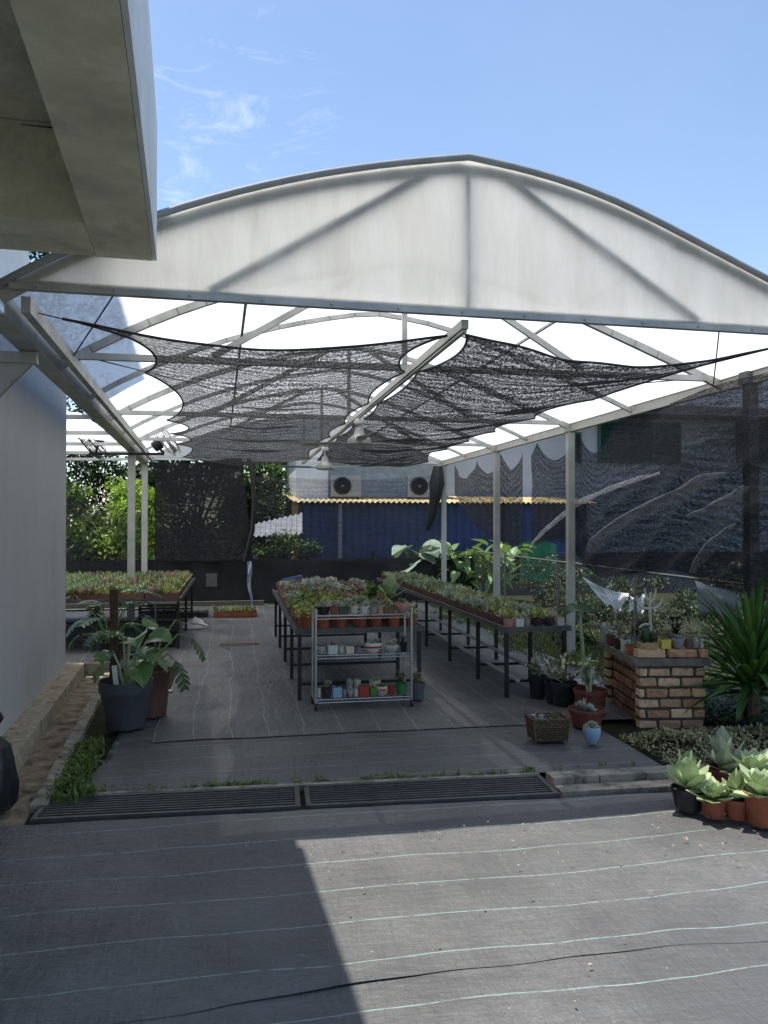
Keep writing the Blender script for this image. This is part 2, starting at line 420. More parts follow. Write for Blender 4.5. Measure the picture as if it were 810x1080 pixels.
mat_sheet('ground_mat', cloth_long, -.62, 3.9, 6.42, 16.4, .0, 60, 90,
          lambda a, b, x, y: (x + (.12*mnoise.noise(Vector((4, y*.9, 0))) - (.7 if y < 8 else 0)*0 if a == 1 else 0), y + (.02*mnoise.noise(Vector((x*1.5, 8, 0))) if b == 0 else 0)))
mat_sheet('ground_mat', cloth_long, -4.5, -.60, 9.7, 16.4, .002, 40, 60)

# kerbs and drain along the building (the building leans 3 degrees off the shade house)
def wx(y): return -1.33 - .052*y        # building wall line x at depth y
def strip(name, mat, o0, o1, z0, z1, y0, y1, n=40, rough=.01):
    mb = MB()
    cs = [(o0, z0), (o0, z1), (o1, z1), (o1, z0)]
    for i in range(n):
        ya = y0+(y1-y0)*i/n; yb = y0+(y1-y0)*(i+1)/n
        def P(y, c):
            j = mnoise.noise(Vector((c[0]*9, y*4, c[1]*7)))*rough
            return (wx(y)+c[0]+j, y, c[1]+(j*.6 if c[1] == z1 else 0))
        for k in range(3): mb.face([P(ya, cs[k]), P(yb, cs[k]), P(yb, cs[k+1]), P(ya, cs[k+1])])
        if i == 0: mb.face([P(ya, c) for c in cs])
        if i == n-1: mb.face([P(yb, c) for c in reversed(cs)])
    return tag(mb.build(name, mat), kind='structure')
strip('concrete_ledge', concrete, -.02, .20, -.1, .13, 4.0, 9.43)
strip('drain_channel', drain_m, .192, .42, -.1, -.012, 4.0, 9.4)
strip('drain_kerb', concrete_pale, .42, .51, -.1, .022, 5.1, 9.4, 40, .018)
mb = MB(); mb.box(-1.85, -1.35, 9.44, 9.56, -.05, .12); mb.box(-1.9, -1.22, 9.8, 9.9, -.02, .04); tag(mb.build('concrete_step', concrete_pale), kind='structure')
# edge beam of the drain, right kerb
mb = MB(); mb.bar((-1.22, ydr(-1.22)+.40, -.034), (2.02, ydr(2.02)+.40, -.034), .04, .092); tag(mb.build('drain_edge', concrete_pale), kind='structure')
mb = MB()
for i in range(16):
    x0 = 2.03+.32*i
    j = mnoise.noise(Vector((x0*3, 1, 0)))*.012
    mb.box(x0, x0+.316, 4.92-.03*(x0-2)+j, 5.05-.03*(x0-2)+j, -.08, .048+j*.8)
tag(mb.build('kerb', concrete_pale), kind='structure')
mb = MB(); mb.bar((2.03, 4.84, -.037), (7.0, 4.69, -.037), .13, .086); tag(mb.build('kerb_footing', concrete_pale), kind='structure')
mb = MB(); mb.box(-1.2, 2.02, 4.72, 5.3, -.16, -.12); tag(mb.build('drain_bed', M('drain_mud', (.02,.018,.015), .8)), kind='structure')

# grates
def grate(x0, x1, label):
    th = thing('drain_grate', label, 'drain grate', (x0, ydr(x0), 0), -math.atan(.045), 'steel gratings over the drain')
    L = x1-x0; f = MB()
    f.box(0, L, 0, .03, -.05, .010); f.box(0, L, .345, .375, -.05, .010); f.box(0, .03, .032, .343, -.05, .010); f.box(L-.03, L, .032, .343, -.05, .010)
    f.build('frame', grate_m, th)
    b = MB()
    for k in range(7): y = .066+.041*k; b.box(.032, L-.032, y, y+.016, -.045, .006)
    for k in range(1, 5): x = L*k/5; b.box(x-.008, x+.008, .034, .341, -.06, -.047)
    b.build('bars', grate_m, th)
grate_m = M('grey_grate_steel', (.085,.085,.085), .5, .3, 10, .1, 60, .4, .5, dirt=(.16,.14,.11), dscale=9, dthr=.6)
grate(-1.13, .40, 'long grey steel drain grating, the left one in front of the weeds')
grate(.43, 2.0, 'long grey steel drain grating, the right one ending at the kerb')


def tuft_patch(mb, spots, n, h, spread, W=.012):
    for (x, y, z, k) in spots:
        for i in range(int(n*k)):
            a = random.random()*6.283; r = spread*math.sqrt(random.random())
            px, py = x+math.cos(a)*r, y+math.sin(a)*r
            mb.blade((px, py, z), random.random()*6.283, R(random.uniform(35, 85)), h*random.uniform(.4, 1.1)*k**.3, W*random.uniform(.7, 1.5), R(random.uniform(10, 70)), 2)
def broad_weed(mb, x, y, z, n, h, s=.03):
    for i in range(n):
        a = random.random()*6.283; e = R(random.uniform(10, 80)); r = h*random.random()**.5
        p = Vector((x+math.cos(a)*math.cos(e)*r*1.2, y+math.sin(a)*math.cos(e)*r*1.2, z+math.sin(e)*r))
        mb.blade(p, random.random()*6.283, R(random.uniform(-30, 50)), s*random.uniform(.7, 1.6), s*random.uniform(.5, .8), R(30), 2)
mb = MB()
for i in range(70):
    y = random.uniform(5.2, 6.55); x = wx(y)+.53+random.random()**1.6*(.27-.12*(y-5.1))
    broad_weed(mb, x, y, .0, 16, random.uniform(.02, .10)*(1.1-.35*(y-5.2)), .028)
tuft_patch(mb, [(wx(y)+.57+random.random()*.12, y, 0, random.uniform(.5, 1.2)) for y in [5.15+.02*i for i in range(70)]], 9, .10, .06, .008)
for y in (5.9, 6.0, 5.55): broad_weed(mb, wx(y)+.03, y, .13, 22, .09, .025)
tag(mb.build('weeds', grass_m), 'low green weeds growing between the drain kerb and the black mat', 'weeds', kind='stuff')
mb = MB()
for i in range(110):
    x = random.choice([random.gauss(-.05, .22), random.uniform(-.9, 2.1), random.gauss(.95, .3), random.gauss(2.0, .5)]); x = max(-.95, min(2.8, x))
    broad_weed(mb, x, ydr(x)+.43+random.random()*.06+(.05 if x > 2 else 0), .0, 9, random.uniform(.012, .045), .02)
tag(mb.build('weeds', grass_m), 'thin line of weeds along the back edge of the drain gratings', 'weeds', kind='stuff')
mb = MB()
for i in range(900):
    y = random.uniform(7.6, 15.5); x = 3.72+.15*math.sin(y*1.7)+random.random()**1.3*1.6
    tuft_patch(mb, [(x, y, 0, random.uniform(.5, 1.1))], 9, .09, .12, .012)
tag(mb.build('grass', M('grass_blades', (.09,.15,.035), .6, .3, 6, island=.4, trans=.35, hueto=(.13,.17,.05))), 'sparse grass verge between the mat and the side net', 'grass', kind='stuff')

mb = MB(); rl = random.Random(33)
for i in range(260):
    x, y = rl.uniform(-1.2, 3.2), rl.choice([rl.uniform(2.4, 4.6), rl.uniform(3.6, 4.65), rl.uniform(5.3, 9.0)])
    if y > 5 and x < -.5: continue
    mb.blade((x, y, .022), rl.random()*6.283, R(rl.uniform(-5, 25)), rl.uniform(.008, .026), rl.uniform(.005, .012), R(20), 2)
tag(mb.build('leaf_litter', M('dry_litter', (.26,.21,.14), .9, .4, 30, island=.6)), 'tiny dry leaf scraps scattered over the mats', 'leaf litter', kind='stuff')
# ================================================================ BUILDING ON THE LEFT + CANOPY SLAB
th = thing('building', 'grey painted building along the left edge with a taller white block behind', 'building', (0,0,0))
rot = math.atan(.052)
mb = MB()
def wallbox(mb, off0, off1, y0, y1, z0, z1):
    P = [(wx(y0)+off0, y0), (wx(y0)+off1, y0), (wx(y1)+off1, y1), (wx(y1)+off0, y1)]
    for q in range(4):
        a, b = P[q], P[(q+1) % 4]; mb.face([(*a, z0), (*b, z0), (*b, z1), (*a, z1)])
    mb.face([(*p, z1) for p in P]); mb.face([(*p, z0) for p in reversed(P)])
wallbox(mb, -6, 0, 4.9, 9.42, -.05, 3.13)
mb.build('wall', wall_paint, th)
mb = MB(); wallbox(mb, -6, -.38, 4.95, 9.3, 3.13, 9.6); mb.build('upper_wall', white_wall, th)
mb = MB(); wallbox(mb, -6, -.60, -6, 4.88, -.05, 8.5); mb.build('front_wall', wall_paint, th)

th = thing('building_canopy', 'thick concrete canopy slab with downstand beams jutting in at upper left', 'canopy', (-.435, 4.535, -.08), R(3.2))
mb = MB()
# local: x to the left negative, y towards camera negative
mb.box(-.29, 0, -9, 0, 3.2, 3.95); mb.build('side_beam', [slab_under], th).data.materials[0] = slab_under
mb = MB(); mb.box(-1.6, -.293, -.50, -.003, 3.203, 3.66); mb.build('front_beam', slab_under, th)
mb = MB(); mb.box(-1.6, -.293, -9, -.003, 3.663, 3.94); mb.build('deck', slab_under, th)
mb = MB(); mb.box(.002, .022, -9, .0, 3.203, 3.953); mb.build('side_render', slab_side, th)
mb = MB(); mb.box(-1.6, .0, .003, .19, 3.63, 3.95); mb.build('shadow_lip', slab_side, th)  # added block; its shadow closes a lit strip on the mat
mb = MB()
pts = [(-.32-.02*i, -.503, 3.64+.004*mnoise.noise(Vector((i, 0, 0)))) for i in range(14)]
mb.tube(pts, [.004*(1-i/15) + .001 for i in range(14)], 5); mb.build('crack', M('crack_grime', (.03,.028,.02), .9), th)

# ================================================================ SHADE HOUSE
XR, XC, ZB = 4.33, 1.40, 2.95
Y0, Y1 = 4.72, 16.6
def XL(y): return -1.24 - .036*(y-Y0)
sh = thing('shade_house', 'long arched steel shade house with white translucent roof and gable', 'shade house', (1.4, Y0, 0))
Mo = Vector((1.4, Y0, 0))
def SH(mb, name, mat, **k):
    o = mb.build(name, mat, sh, **k); o.matrix_parent_inverse = Matrix.Translation(-Mo); return o
PROF_L = [(0, 0.0), (.10, .17), (.307, .445), (.477, .62), (.64, .755), (.814, .865), (1.0, .955)]
PROF_R = [(0, 0.0), (.10, .13), (.283, .345), (.416, .50), (.604, .715), (.727, .83), (.86, .91), (1.0, .955)]
def arch_z(s, P):
    for (a, za), (b, zb) in zip(P, P[1:]):
        if s <= b: return za+(zb-za)*(s-a)/(b-a)
    return P[-1][1]
def smooth_arch(s, P):
    return sum(arch_z(min(1, max(0, s+d)), P) for d in (-.06, -.03, 0, .03, .06))/5 if .06 < s < .94 else arch_z(s, P)
def yf(x): return Y0 + .04*(x-1.4)       # front of the house, not quite square to its length
def roof_z(x, y):
    xl = XL(y)
    s = (x-xl)/(XC-xl) if x < XC else (XR-x)/(XR-XC)
    s = max(0, min(1, s))
    return ZB + smooth_arch(s, PROF_L if x < XC else PROF_R) - .035
# roof membrane
mb = MB()
def fn(a, b):
    xx = XL(Y0) + (XR-XL(Y0))*a; y = yf(xx) - .015 + (Y1-yf(xx))*b; xl = XL(y)-.07; x = xl + (XR+.07-xl)*a
    sag = -.03*abs(math.sin(math.pi*(y-Y0)/3.1))*math.sin(math.pi*a)
    return (x, y, roof_z(x, y) + .035 + sag)
mb.sheet(fn, 48, 48); SH(mb, 'roof_sheet', roof_m, smooth=True, angle=0)
# gable membrane hung from the front arch, gently creased
mb = MB()
def fn(a, b):
    x = XL(Y0)-.05 + (XR+.10-XL(Y0))*a; zt = roof_z(x, Y0)+.05; zb = ZB+.0
    z = zb + (zt-zb)*b
    cr = .030*mnoise.noise(Vector((x*3.2+z*1.2, z*.7, 1.0))) + .016*mnoise.noise(Vector((x*8+z*5, z*.9, 2.0)))
    d = abs(x-XC); bil = .03*math.exp(-(d/.13)**2)*(1-b)*2
    return (x, yf(x)-.014 - abs(cr)*math.sin(math.pi*min(1, b*1.15))*.8 - bil*.4*math.sin(math.pi*b), z)
mb.sheet(fn, 110, 20); SH(mb, 'gable_sheet', gable_m, smooth=True, angle=0)
mb = MB()
def fn(a, b):
    x = XL(Y1)-.05 + (XR+.10-XL(Y1))*a; return (x, Y1+.03, lerp(ZB-.02, roof_z(x, Y1)+.04, b))
def lerp(a, b, t): return a+(b-a)*t
mb.sheet(fn, 60, 6); SH(mb, 'back_gable_sheet', gable_m, smooth=True, angle=0)
# trusses
TY = [Y0+.02, 6.55, 9.85, 12.95, 16.3]
def truss(y):
    mb = MB(); xl = XL(y); n = 26
    pts = [(xl+(XR-xl)*i/n) for i in range(n+1)]
    sk_ = .04 if y < Y0+.1 else 0.0; Q = lambda x: y + sk_*(x-1.4)
    pts = [Vector((x, Q(x), roof_z(x, y)-.01)) for x in pts]
    for a, b in zip(pts, pts[1:]): mb.bar(a, b + (b-a).normalized()*.006, .045, .06, up=(0,0,1))
    mb.bar((xl, Q(xl), ZB+.03), (XR, Q(XR), ZB+.03), .05, .05)
    mb.bar((XC, y+.002, ZB+.06), (XC, y+.002, roof_z(XC, y)-.04), .040, .05)
    for x0, x1 in ((xl+(XC-xl)*.42, XC-.26), (XR-(XR-XC)*.46, XC+.26)):
        mb.bar((x0, Q(x0)-.003, ZB+.06), (x1, Q(x1)-.003, roof_z(x1, y)-.03), .032, .05)
    return SH(mb, 'truss', steel)
for y in TY: truss(y)
# mid-bay light arches
for y in (8.2, 11.4, 14.6):
    mb = MB(); xl = XL(y); n = 22
    pts = [Vector((xl+(XR-xl)*i/n, y, roof_z(xl+(XR-xl)*i/n, y)-.01)) for i in range(n+1)]
    for a, b in zip(pts, pts[1:]): mb.bar(a, b + (b-a).normalized()*.006, .035, .045)
    SH(mb, 'arch_rib', steel)
# gable rail with bolts
mb = MB()
xa, xb = XL(Y0)+.06, XR+.08
mb.bar((xa, yf(xa)-.034, ZB+.012), (xb, yf(xb)-.034, ZB+.012), .014, .036)
for i in range(15):
    x = XL(Y0)+.2+i*.4; mb.lathe([(.009,0),(.009,.006),(.005,.009)], 8, (0,0,0), m=Matrix.Translation((x, yf(x)-.041, ZB+.012)) @ Matrix.Rotation(R(90), 4, 'X'))
SH(mb, 'gable_rail', steel)
mb = MB(); n = 40
pts = [Vector((XL(Y0)+(XR-XL(Y0))*i/n, 0, 0)) for i in range(n+1)]
for p in pts: p.y = yf(p.x)-.03; p.z = roof_z(p.x, Y0)+.045
mb.tube(pts, .022, 8); SH(mb, 'arch_edge', M('edge_tape', (.30,.31,.31), .6, .15), smooth=True, angle=0)
# eave beams
mb = MB(); mb.bar((XL(Y0)+.10, Y0+.05, ZB-.04), (XL(Y1)+.10, Y1, ZB-.04), .05, .09); SH(mb, 'inner_beam', steel)
mb = MB(); a = Vector((XL(Y0)-.07, Y0+.05, ZB-.10)); b = Vector((XL(Y1)-.07, Y1, ZB-.10))
mb.bar(a, b, .14, .012); mb.bar(a+Vector((-.064,0,.066)), b+Vector((-.064,0,.066)), .012, .12); mb.bar(a+Vector((.064,0,.066)), b+Vector((.064,0,.066)), .012, .12)
SH(mb, 'gutter', steel)
mb = MB(); mb.bar((XR, Y0+.05, ZB-.03), (XR, Y1, ZB-.03), .06, .10); SH(mb, 'eave_beam', cream_steel)
mb = MB(); mb.bar((XR+.02, Y0+.05, ZB+.075), (XR+.02, Y1, ZB+.075), .13, .09); SH(mb, 'gutter', cream_steel)
mb = MB(); mb.bar((XC, Y0+.05, ZB-.035), (XC, Y1, ZB-.035), .045, .055); mb.bar((XC, Y0+.06, ZB-.077), (XC, Y1-.1, ZB-.077), .03, .012); SH(mb, 'center_beam', cream_steel)
# posts
for y in (6.15, 9.88, 12.87, 16.3):
    mb = MB(); mb.box(XR-.055, XR+.035, y-.045, y+.045, -.03, ZB-.085); mb.box(XR-.08, XR+.07, y-.06, y+.06, ZB-.083, ZB-.08+.10)
    SH(mb, 'post', post_mat if y > 7 else M('dark_post', (.13,.13,.13), .6))
for y in (13.45, 16.45):
    mb = MB(); x = XL(y)-.05; mb.box(x-.055, x+.055, y-.05, y+.05, -.03, ZB-.11); SH(mb, 'post', post_mat)
# wall bracket carrying the gutter
mb = MB(); y = 5.75; x0 = wx(y); mb.box(x0, XL(y)-.02, y-.03, y+.03, 2.76, 2.835)
mb.face([(x0, y-.02, 2.45), (x0+.02, y-.02, 2.45), (XL(y)-.05, y-.02, 2.758), (x0, y-.02, 2.758)])
mb.face([(x0, y+.02, 2.45), (x0+.02, y+.02, 2.45), (XL(y)-.05, y+.02, 2.758), (x0, y+.02, 2.758)]); SH(mb, 'wall_bracket', steel)
# bracing cables
def cable(a, b, r=.006):
    mb = MB(); mb.tube([a, b], r, 5); SH(mb, 'bracing_cable', black_metal)
for xa, xb in ((-.55, -1.25), (3.25, 4.2)): cable((xa, 4.9, roof_z(xa, 4.9)-.05), (xb, 6.5, roof_z(xb, 6.5)-.05))
cable((-1.2, 6.6, ZB+.05), (-.3, 9.8, ZB+.35)); cable((4.2, 6.6, ZB+.05), (3.3, 9.8, ZB+.35))
# purlins
for s in (.52, 1.48):
    mb = MB(); xa = XL(Y0)+(XC-XL(Y0))*s if s < 1 else XR-(XR-XC)*(2-s); xb = XL(Y1)+(XC-XL(Y1))*s if s < 1 else xa
    mb.bar((xa, Y0+.05, roof_z(xa, Y0)-.055), (xb, Y1-.05, roof_z(xb, Y1)-.055), .025, .02); SH(mb, 'purlin', steel)
# side canopy beyond the wall end
mb = MB()
def fn(a, b):
    x = XL(12)-.2 - 2.6*a; y = 9.6 + 6.6*b
    return (x, y, 2.93 - .02*a + .16*a*(1-a)*2)
mb.sheet(fn, 8, 8); SH(mb, 'side_roof_sheet', roof_m, smooth=True)
for y in (9.7, 11.4, 13.0, 14.6, 16.1):
    mb = MB(); mb.bar((XL(y)-.15, y, 2.9), (XL(y)-2.8, y, 2.86), .05, .05); SH(mb, 'side_rafter', steel)

# ================================================================ OVERHEAD NETS
def lerp(a, b, t): return a+(b-a)*t
def edge_interp(knots, y):
    for (ya, xa), (yb, xb) in zip(knots, knots[1:]):
        if y <= yb:
            return lerp(xa, xb, (y-ya)/(yb-ya))
    return knots[-1][1]
def scallop(y, cuts, amp):
    """0 at tie points, bulging inward between them"""
    for a, b in zip(cuts, cuts[1:]):
        if y <= b: return amp*math.sin(math.pi*(y-a)/(b-a))**.75 if y > a else 0
    return 0
NET_Y0, NET_Y1 = 5.05, 14.3
def over_net(name, label, mat, xl_fn, xr_fn, zfn, y0fn, nu=60, nv=110):
    mb = MB()
    def fn(a, b):
        y = lerp(y0fn(a), NET_Y1, b); x = lerp(xl_fn(y), xr_fn(y), a)
        return (x, y, zfn(a, b, x, y))
    mb.sheet(fn, nu, nv, lambda a, b: (a*2.3, b*9.3))
    o = tag(mb.build(name, mat, smooth=True, angle=0), label, 'shade net', 'shade nets hung under the roof')
    for pts in ([fn(i/60, 0) for i in range(61)], [fn(0, i/150) for i in range(151)], [fn(1, i/150) for i in range(151)]):
        e = MB(); e.tube([Vector(p) for p in pts], .009, 5); e.build('edge_cord', black_metal, o)
    return o
lcuts = [5.05, 6.75, 9.9, 11.4, 12.9, 14.4]
def lxl(y): return edge_interp([(5.05, -1.0), (5.5, -.86), (6.7, -.72), (9.9, -.80), (14.4, -.95)], y) + scallop(y, lcuts, .24 if y < 6.75 else .26)
rcuts = [5.05, 6.35, 8.1, 9.85, 11.4, 12.95, 14.4]
def lxr(y): return 1.36 - scallop(y, rcuts, .15 if y < 6.4 else .09)
def lz(a, b, x, y):
    e = math.sin(math.pi*a)
    z = ZB-.045 - .05*e - .10*e*abs(math.sin(math.pi*(y-5.05)/1.62)) - .03*mnoise.noise(Vector((x*1.7, y*1.3, 0)))*e
    z -= .05*math.exp(-(b/.02)**2)*e
    return z - .10*max(0, b-.93)/.07
over_net('shade_net', 'thin black shade net hung left of the centre beam', net_over_a, lxl, lxr, lz, lambda a: 5.05+.12*math.sin(math.pi*a)**.8)
r2 = [4.95, 6.1, 7.5, 8.9, 10.3, 11.6, 12.95, 14.4]
def rxl(y): return 1.45 + scallop(y, [4.95, 6.3, 8.1, 9.85, 11.4, 12.95, 14.4], .13 if y < 6.3 else .06)
def rxr(y): return edge_interp([(4.95, 3.66), (5.6, 3.58), (7, 3.50), (9.8, 3.44), (14.4, 3.55)], y) - scallop(y, [5.0, 7.4, 8.9, 10.3, 11.6, 12.95, 14.4], .05 if y < 7.3 else .16)
def rz(a, b, x, y):
    e = math.sin(math.pi*a)
    z = ZB-.05 - .06*e - .11*e*abs(math.sin(math.pi*(y-5.0)/1.55+.8*a)) - .05*mnoise.noise(Vector((x*2.0+y*.7, y*1.1, 6)))*e
    if a > .9: z += 0
    return z - .12*max(0, b-.93)/.07
over_net('shade_net', 'denser black shade net hung right of the centre beam', net_over_b, rxl, rxr, rz, lambda a: 4.98+.16*math.sin(math.pi*a)**.9)
# tie cord at the left tip
mb = MB(); mb.tube([(-1.0, 5.05, ZB-.045), (-1.14, 4.98, ZB-.03), (XL(4.9)+.12, 4.9, ZB-.02)], .004, 5); tag(mb.build('tie_cord', black_metal), 'thin cord tying the left net tip to the beam', 'cord')

# ================================================================ SIDE NET (right), pleated and gathered up
def side_net(name, label, mat, y0, y1, top, bot, xfn, nu=120, nv=60, group='nets along the right side'):
    mb = MB()
    def fn(a, b):
        y = lerp(y0, y1, a); zt = top(y); zb = bot(y); z = lerp(zt, zb, b)
        x, dy, dz = xfn(y, z, a, b); return (x, y+dy, z+dz)
    mb.sheet(fn, nu, nv, lambda a, b: ((y1-y0)*a, 2.0*b))
    return tag(mb.build(name, mat, smooth=True, angle=0), label, 'shade net', group)
tc_ = [4.9, 6.15, 8.85, 9.9, 11.35, 12.87]
def stop(y): return ZB-.05 - scallop(y, tc_, .02 if y < 8.8 else .34)
def sbot(y):
    return edge_interp([(4.9, 1.0), (6.2, 1.12), (7.3, 1.25), (8.3, 1.12), (9.3, 1.02), (9.9, 1.25), (10.6, 1.45), (11.6, 1.36)], y)
def sx(y, z, a, b):
    q = (z-1.1) - .40*(9.6-y)               # folds rise towards the camera
    w = 0
    for c, am, wd in ((.42, .10, .10), (.05, .09, .09), (-.36, .10, .08), (-.82, .08, .10), (.85, .05, .12), (-1.2, .06, .08)):
        w += am*math.exp(-((q-c - .12*mnoise.noise(Vector((y*.8, c*5, 0))))/wd)**2)
    w *= min(1, max(0, (2.35-z)/.5))
    return ((4.16 if y < 6.6 else lerp(4.16, 4.44, min(1, (y-6.6)/1.6))) + .03*mnoise.noise(Vector((y*1.2, z*1.5, 0)))*min(1, b*3) - w*(1 if y < 9 else .6), 0, 0)
side_net('shade_net', 'large black shade net gathered in diagonal folds behind the brick pillar', net_side, 4.9, 11.6, stop, sbot, sx)
# the lower part is doubled over: a second layer hanging from the rolled hem
def htop(y): return edge_interp([(4.9, 2.62), (6.2, 2.5), (7.6, 2.28), (8.1, 2.21), (8.7, 2.15), (9.3, 2.05), (9.8, 1.95), (10.2, 1.84), (10.6, 1.72), (11.0, 1.58), (11.55, 1.40)], y)
side_net('shade_net', 'doubled dark lower layer of net hanging below the pale rolled hem', net_lower, 4.95, 11.5, htop, lambda y: sbot(y)-.03, lambda y, z, a, b: (sx(y, z, a, b)[0]+.035, 0, 0))
# rolled hem that gathers at the corner, light on it put into its colour
mb = MB()
hem = [(11.55, 1.30, .02), (11.35, 1.42, .03), (11.0, 1.56, .035), (10.6, 1.70, .04), (10.2, 1.82, .04), (9.8, 1.93, .04), (9.3, 2.03, .035), (8.7, 2.12, .03), (8.1, 2.17, .022), (7.6, 2.2, .012)]
fold_highlight_m = net_mat('fold_highlight', .05, .95, .50, .2, 60, .25, (34, 60), (16, 10), .25, .8)  # black net made pale here: light caught on the folds put into colour
highlight_band_m = net_mat('highlight_band', .0, .60, .24, .2, 60, .15, (40, 70), (6, 14))  # paler band below each fold, its catch of light put into the colour
mb2 = MB()
def fn(a, b):
    i = a*(len(hem)-1); k = min(int(i), len(hem)-2); f = i-k
    y = lerp(hem[k][0], hem[k+1][0], f); z = lerp(hem[k][1], hem[k+1][1], f); r = lerp(hem[k][2], hem[k+1][2], f)*(1.05+.6*mnoise.noise(Vector((a*14, 1, 0)))); z += .02*mnoise.noise(Vector((a*8, 5, 0)))
    an = 2*math.pi*b; return (4.40 - .10*max(0, (8.8-y)/1.2) + math.cos(an)*r*.25, y, z + math.sin(an)*r)
mb2.sheet(fn, 60, 10, lambda a, b: (a*5, b*.3)); tag(mb2.build('net_fold', fold_highlight_m, smooth=True, angle=0), 'pale rolled fold of net running up across the second post', 'net fold', 'pale folds of the side net')
def foldline(pts, r, label):
    m3 = MB()
    def fn(a, b):
        i = a*(len(pts)-1); k = min(int(i), len(pts)-2); f = i-k; p = pts[k].lerp(pts[k+1], f)
        an = 2*math.pi*b; rr = r*(math.sin(math.pi*min(.97, max(.03, a)))**.7)*(1.15+1.1*mnoise.noise(Vector((a*11, r*50+p.y, 0)))); p = p + Vector((0, 0, .02*mnoise.noise(Vector((a*6, 3+r*90, 0)))))
        return (p.x + math.cos(an)*rr*.25, p.y, p.z + math.sin(an)*rr)
    m3.sheet(fn, 40, 8, lambda a, b: (a*3, b*.2)); o = m3.build('net_fold', fold_highlight_m, smooth=True, angle=0); m4 = MB()
    def fb(a, b):
        i = a*(len(pts)-1); k = min(int(i), len(pts)-2); f = i-k; p = pts[k].lerp(pts[k+1], f)
        return (p.x - .004 + .05*b, p.y - .02*b, p.z - r*12*b*math.sin(math.pi*min(.97, max(.03, a))))
    m4.sheet(fb, 40, 6, lambda a, b: (a*3, b*.25)); m4.build('highlight_band', highlight_band_m, o, smooth=True, angle=0)
    return tag(o, label, 'net fold', 'pale folds of the side net')
def PXf(u, v, X):
    r = ray(u, v); t_ = X/r.x; return Vector((X, r.y*t_, H+r.z*t_))
foldline([PXf(u, v, 4.08) for u, v in ((617, 582), (622, 570), (634, 558), (655, 545), (690, 527), (715, 515), (735, 503), (765, 498))], .009, 'pale fold of net crossing the middle of the side net')
foldline([PXf(u, v, 4.08) for u, v in ((722, 545), (745, 534), (765, 524), (785, 512))], .008, 'short pale fold of net beside the dark near post')
foldline([PXf(u, v, 4.08) for u, v in ((727, 604), (733, 588), (745, 573), (758, 562), (775, 552))], .008, 'pale fold of net curving down behind the spiky plant')

# hanging gathered net at the first and second right posts
mb = MB()
def fn(a, b):
    y = lerp(15.9, 12.0, a); zt = ZB-.08 - scallop(15.9-y, [0, 1.55, 2.95, 3.95], .33)
    zb = lerp(2.25, 1.30, a**1.0) - .30*math.sin(math.pi*a)
    return (4.44 + .02*math.sin(a*40), y, lerp(zt, zb, b))
mb.sheet(fn, 60, 24, lambda a, b: (a*3.9, b*1.2)); tag(mb.build('shade_net', net_side, smooth=True, angle=0), 'sagging black net hung between the two far right posts', 'shade net', 'nets along the right side')
mb = MB()
rope = [PY(462, 492, 16.2), PY(461, 510, 16.2), PY(459, 525, 16.2), PY(455, 545, 16.2), PY(450, 560, 16.2)]
mb.tube(rope, [.10, .17, .12, .09, .04], 8); tag(mb.build('net_bundle', tarp, smooth=True), 'black net gathered into a hanging bundle at the farthest right post', 'net bundle')

# back nets
def back_sheet(name, mat, label, tl, tr, bl, br, Y, sag=.08, cat='shade net', group='nets across the back', nu=30, nv=20, fl=.05):
    mb = MB(); A, B, C_, D = [PY(*p, Y) for p in (tl, tr, bl, br)]
    def fn(a, b):
        p = A.lerp(B, a).lerp(C_.lerp(D, a), b)
        return (p.x, p.y + fl*mnoise.noise(Vector((p.x*2.2, p.z*.6, Y))), p.z - sag*math.sin(math.pi*a)*(1-b))
    wid = (B-A).length; hei = (C_-A).length
    mb.sheet(fn, nu, nv, lambda a, b: (a*wid, b*hei)); return tag(mb.build(name, mat, smooth=True, angle=0), label, cat, group)
back_sheet('shade_net', net_back, 'dense black net curtain hanging at the back behind the left table', (163, 487), (255, 480), (163, 592), (267, 592), 16.45)
back_sheet('shade_net', net_light, 'thin sheer net across the back before the blue shed', (266, 500), (470, 500), (266, 592), (470, 592), 16.5, .12)
back_sheet('shade_net', net_light, 'thin sheer net at back left in front of the bright bush', (60, 520), (150, 540), (60, 592), (150, 592), 16.6, 0)
mb = MB(); mb.tube([PY(262, 482, 16.4), PY(266, 500, 16.4), PY(268, 530, 16.4), PY(266, 560, 16.4), PY(258, 592, 16.4)], [.05,.05,.045,.05,.04], 7)
tag(mb.build('net_edge', tarp, smooth=True), 'rolled black edge of the dense back curtain', 'net edge')

# ================================================================ BACK FENCE WITH BLACK PLASTIC
fe = thing('fence', 'low black plastic fence across the back behind the tables', 'fence', (0, 16.7, 0))
mb = MB()
def fn(a, b):
    x = -4.5 + 9.6*a; z = lerp(.02, .93+.03*mnoise.noise(Vector((x*.9, 0, 0))), b)
    return (x, .05*mnoise.noise(Vector((x*3, z*1.2, 3))) + .02*mnoise.noise(Vector((x*9, z*2, 3))), z)
mb.sheet(fn, 90, 12); mb.build('plastic_sheet', tarp, fe, smooth=True, angle=0)
for x in (-3.2, -1.2, .9, 2.9):
    mb = MB(); mb.box(x-.03, x+.03, .08, .14, -.03, 1.1); mb.build('post', black_metal, fe)
mb = MB(); mb.bar((-4.5, -.10, .05), (.62, -.10, .05), .07, .09); mb.build('bottom_rail', M('rail_wood', (.10,.085,.07), .8), fe)
p = PY(223, 612, 16.5); mb = MB(); mb.box(p.x-.11, p.x+.11, 16.55, 16.57, p.z-.13, p.z+.13); mb.box(p.x-.07, p.x+.07, 16.545, 16.549, p.z-.06, p.z-.03)
tag(mb.build('notice_plate', M('faded_plate', (.09,.09,.085), .7, .3, 20)), 'small faded grey plate fixed on the black fence', 'plate')
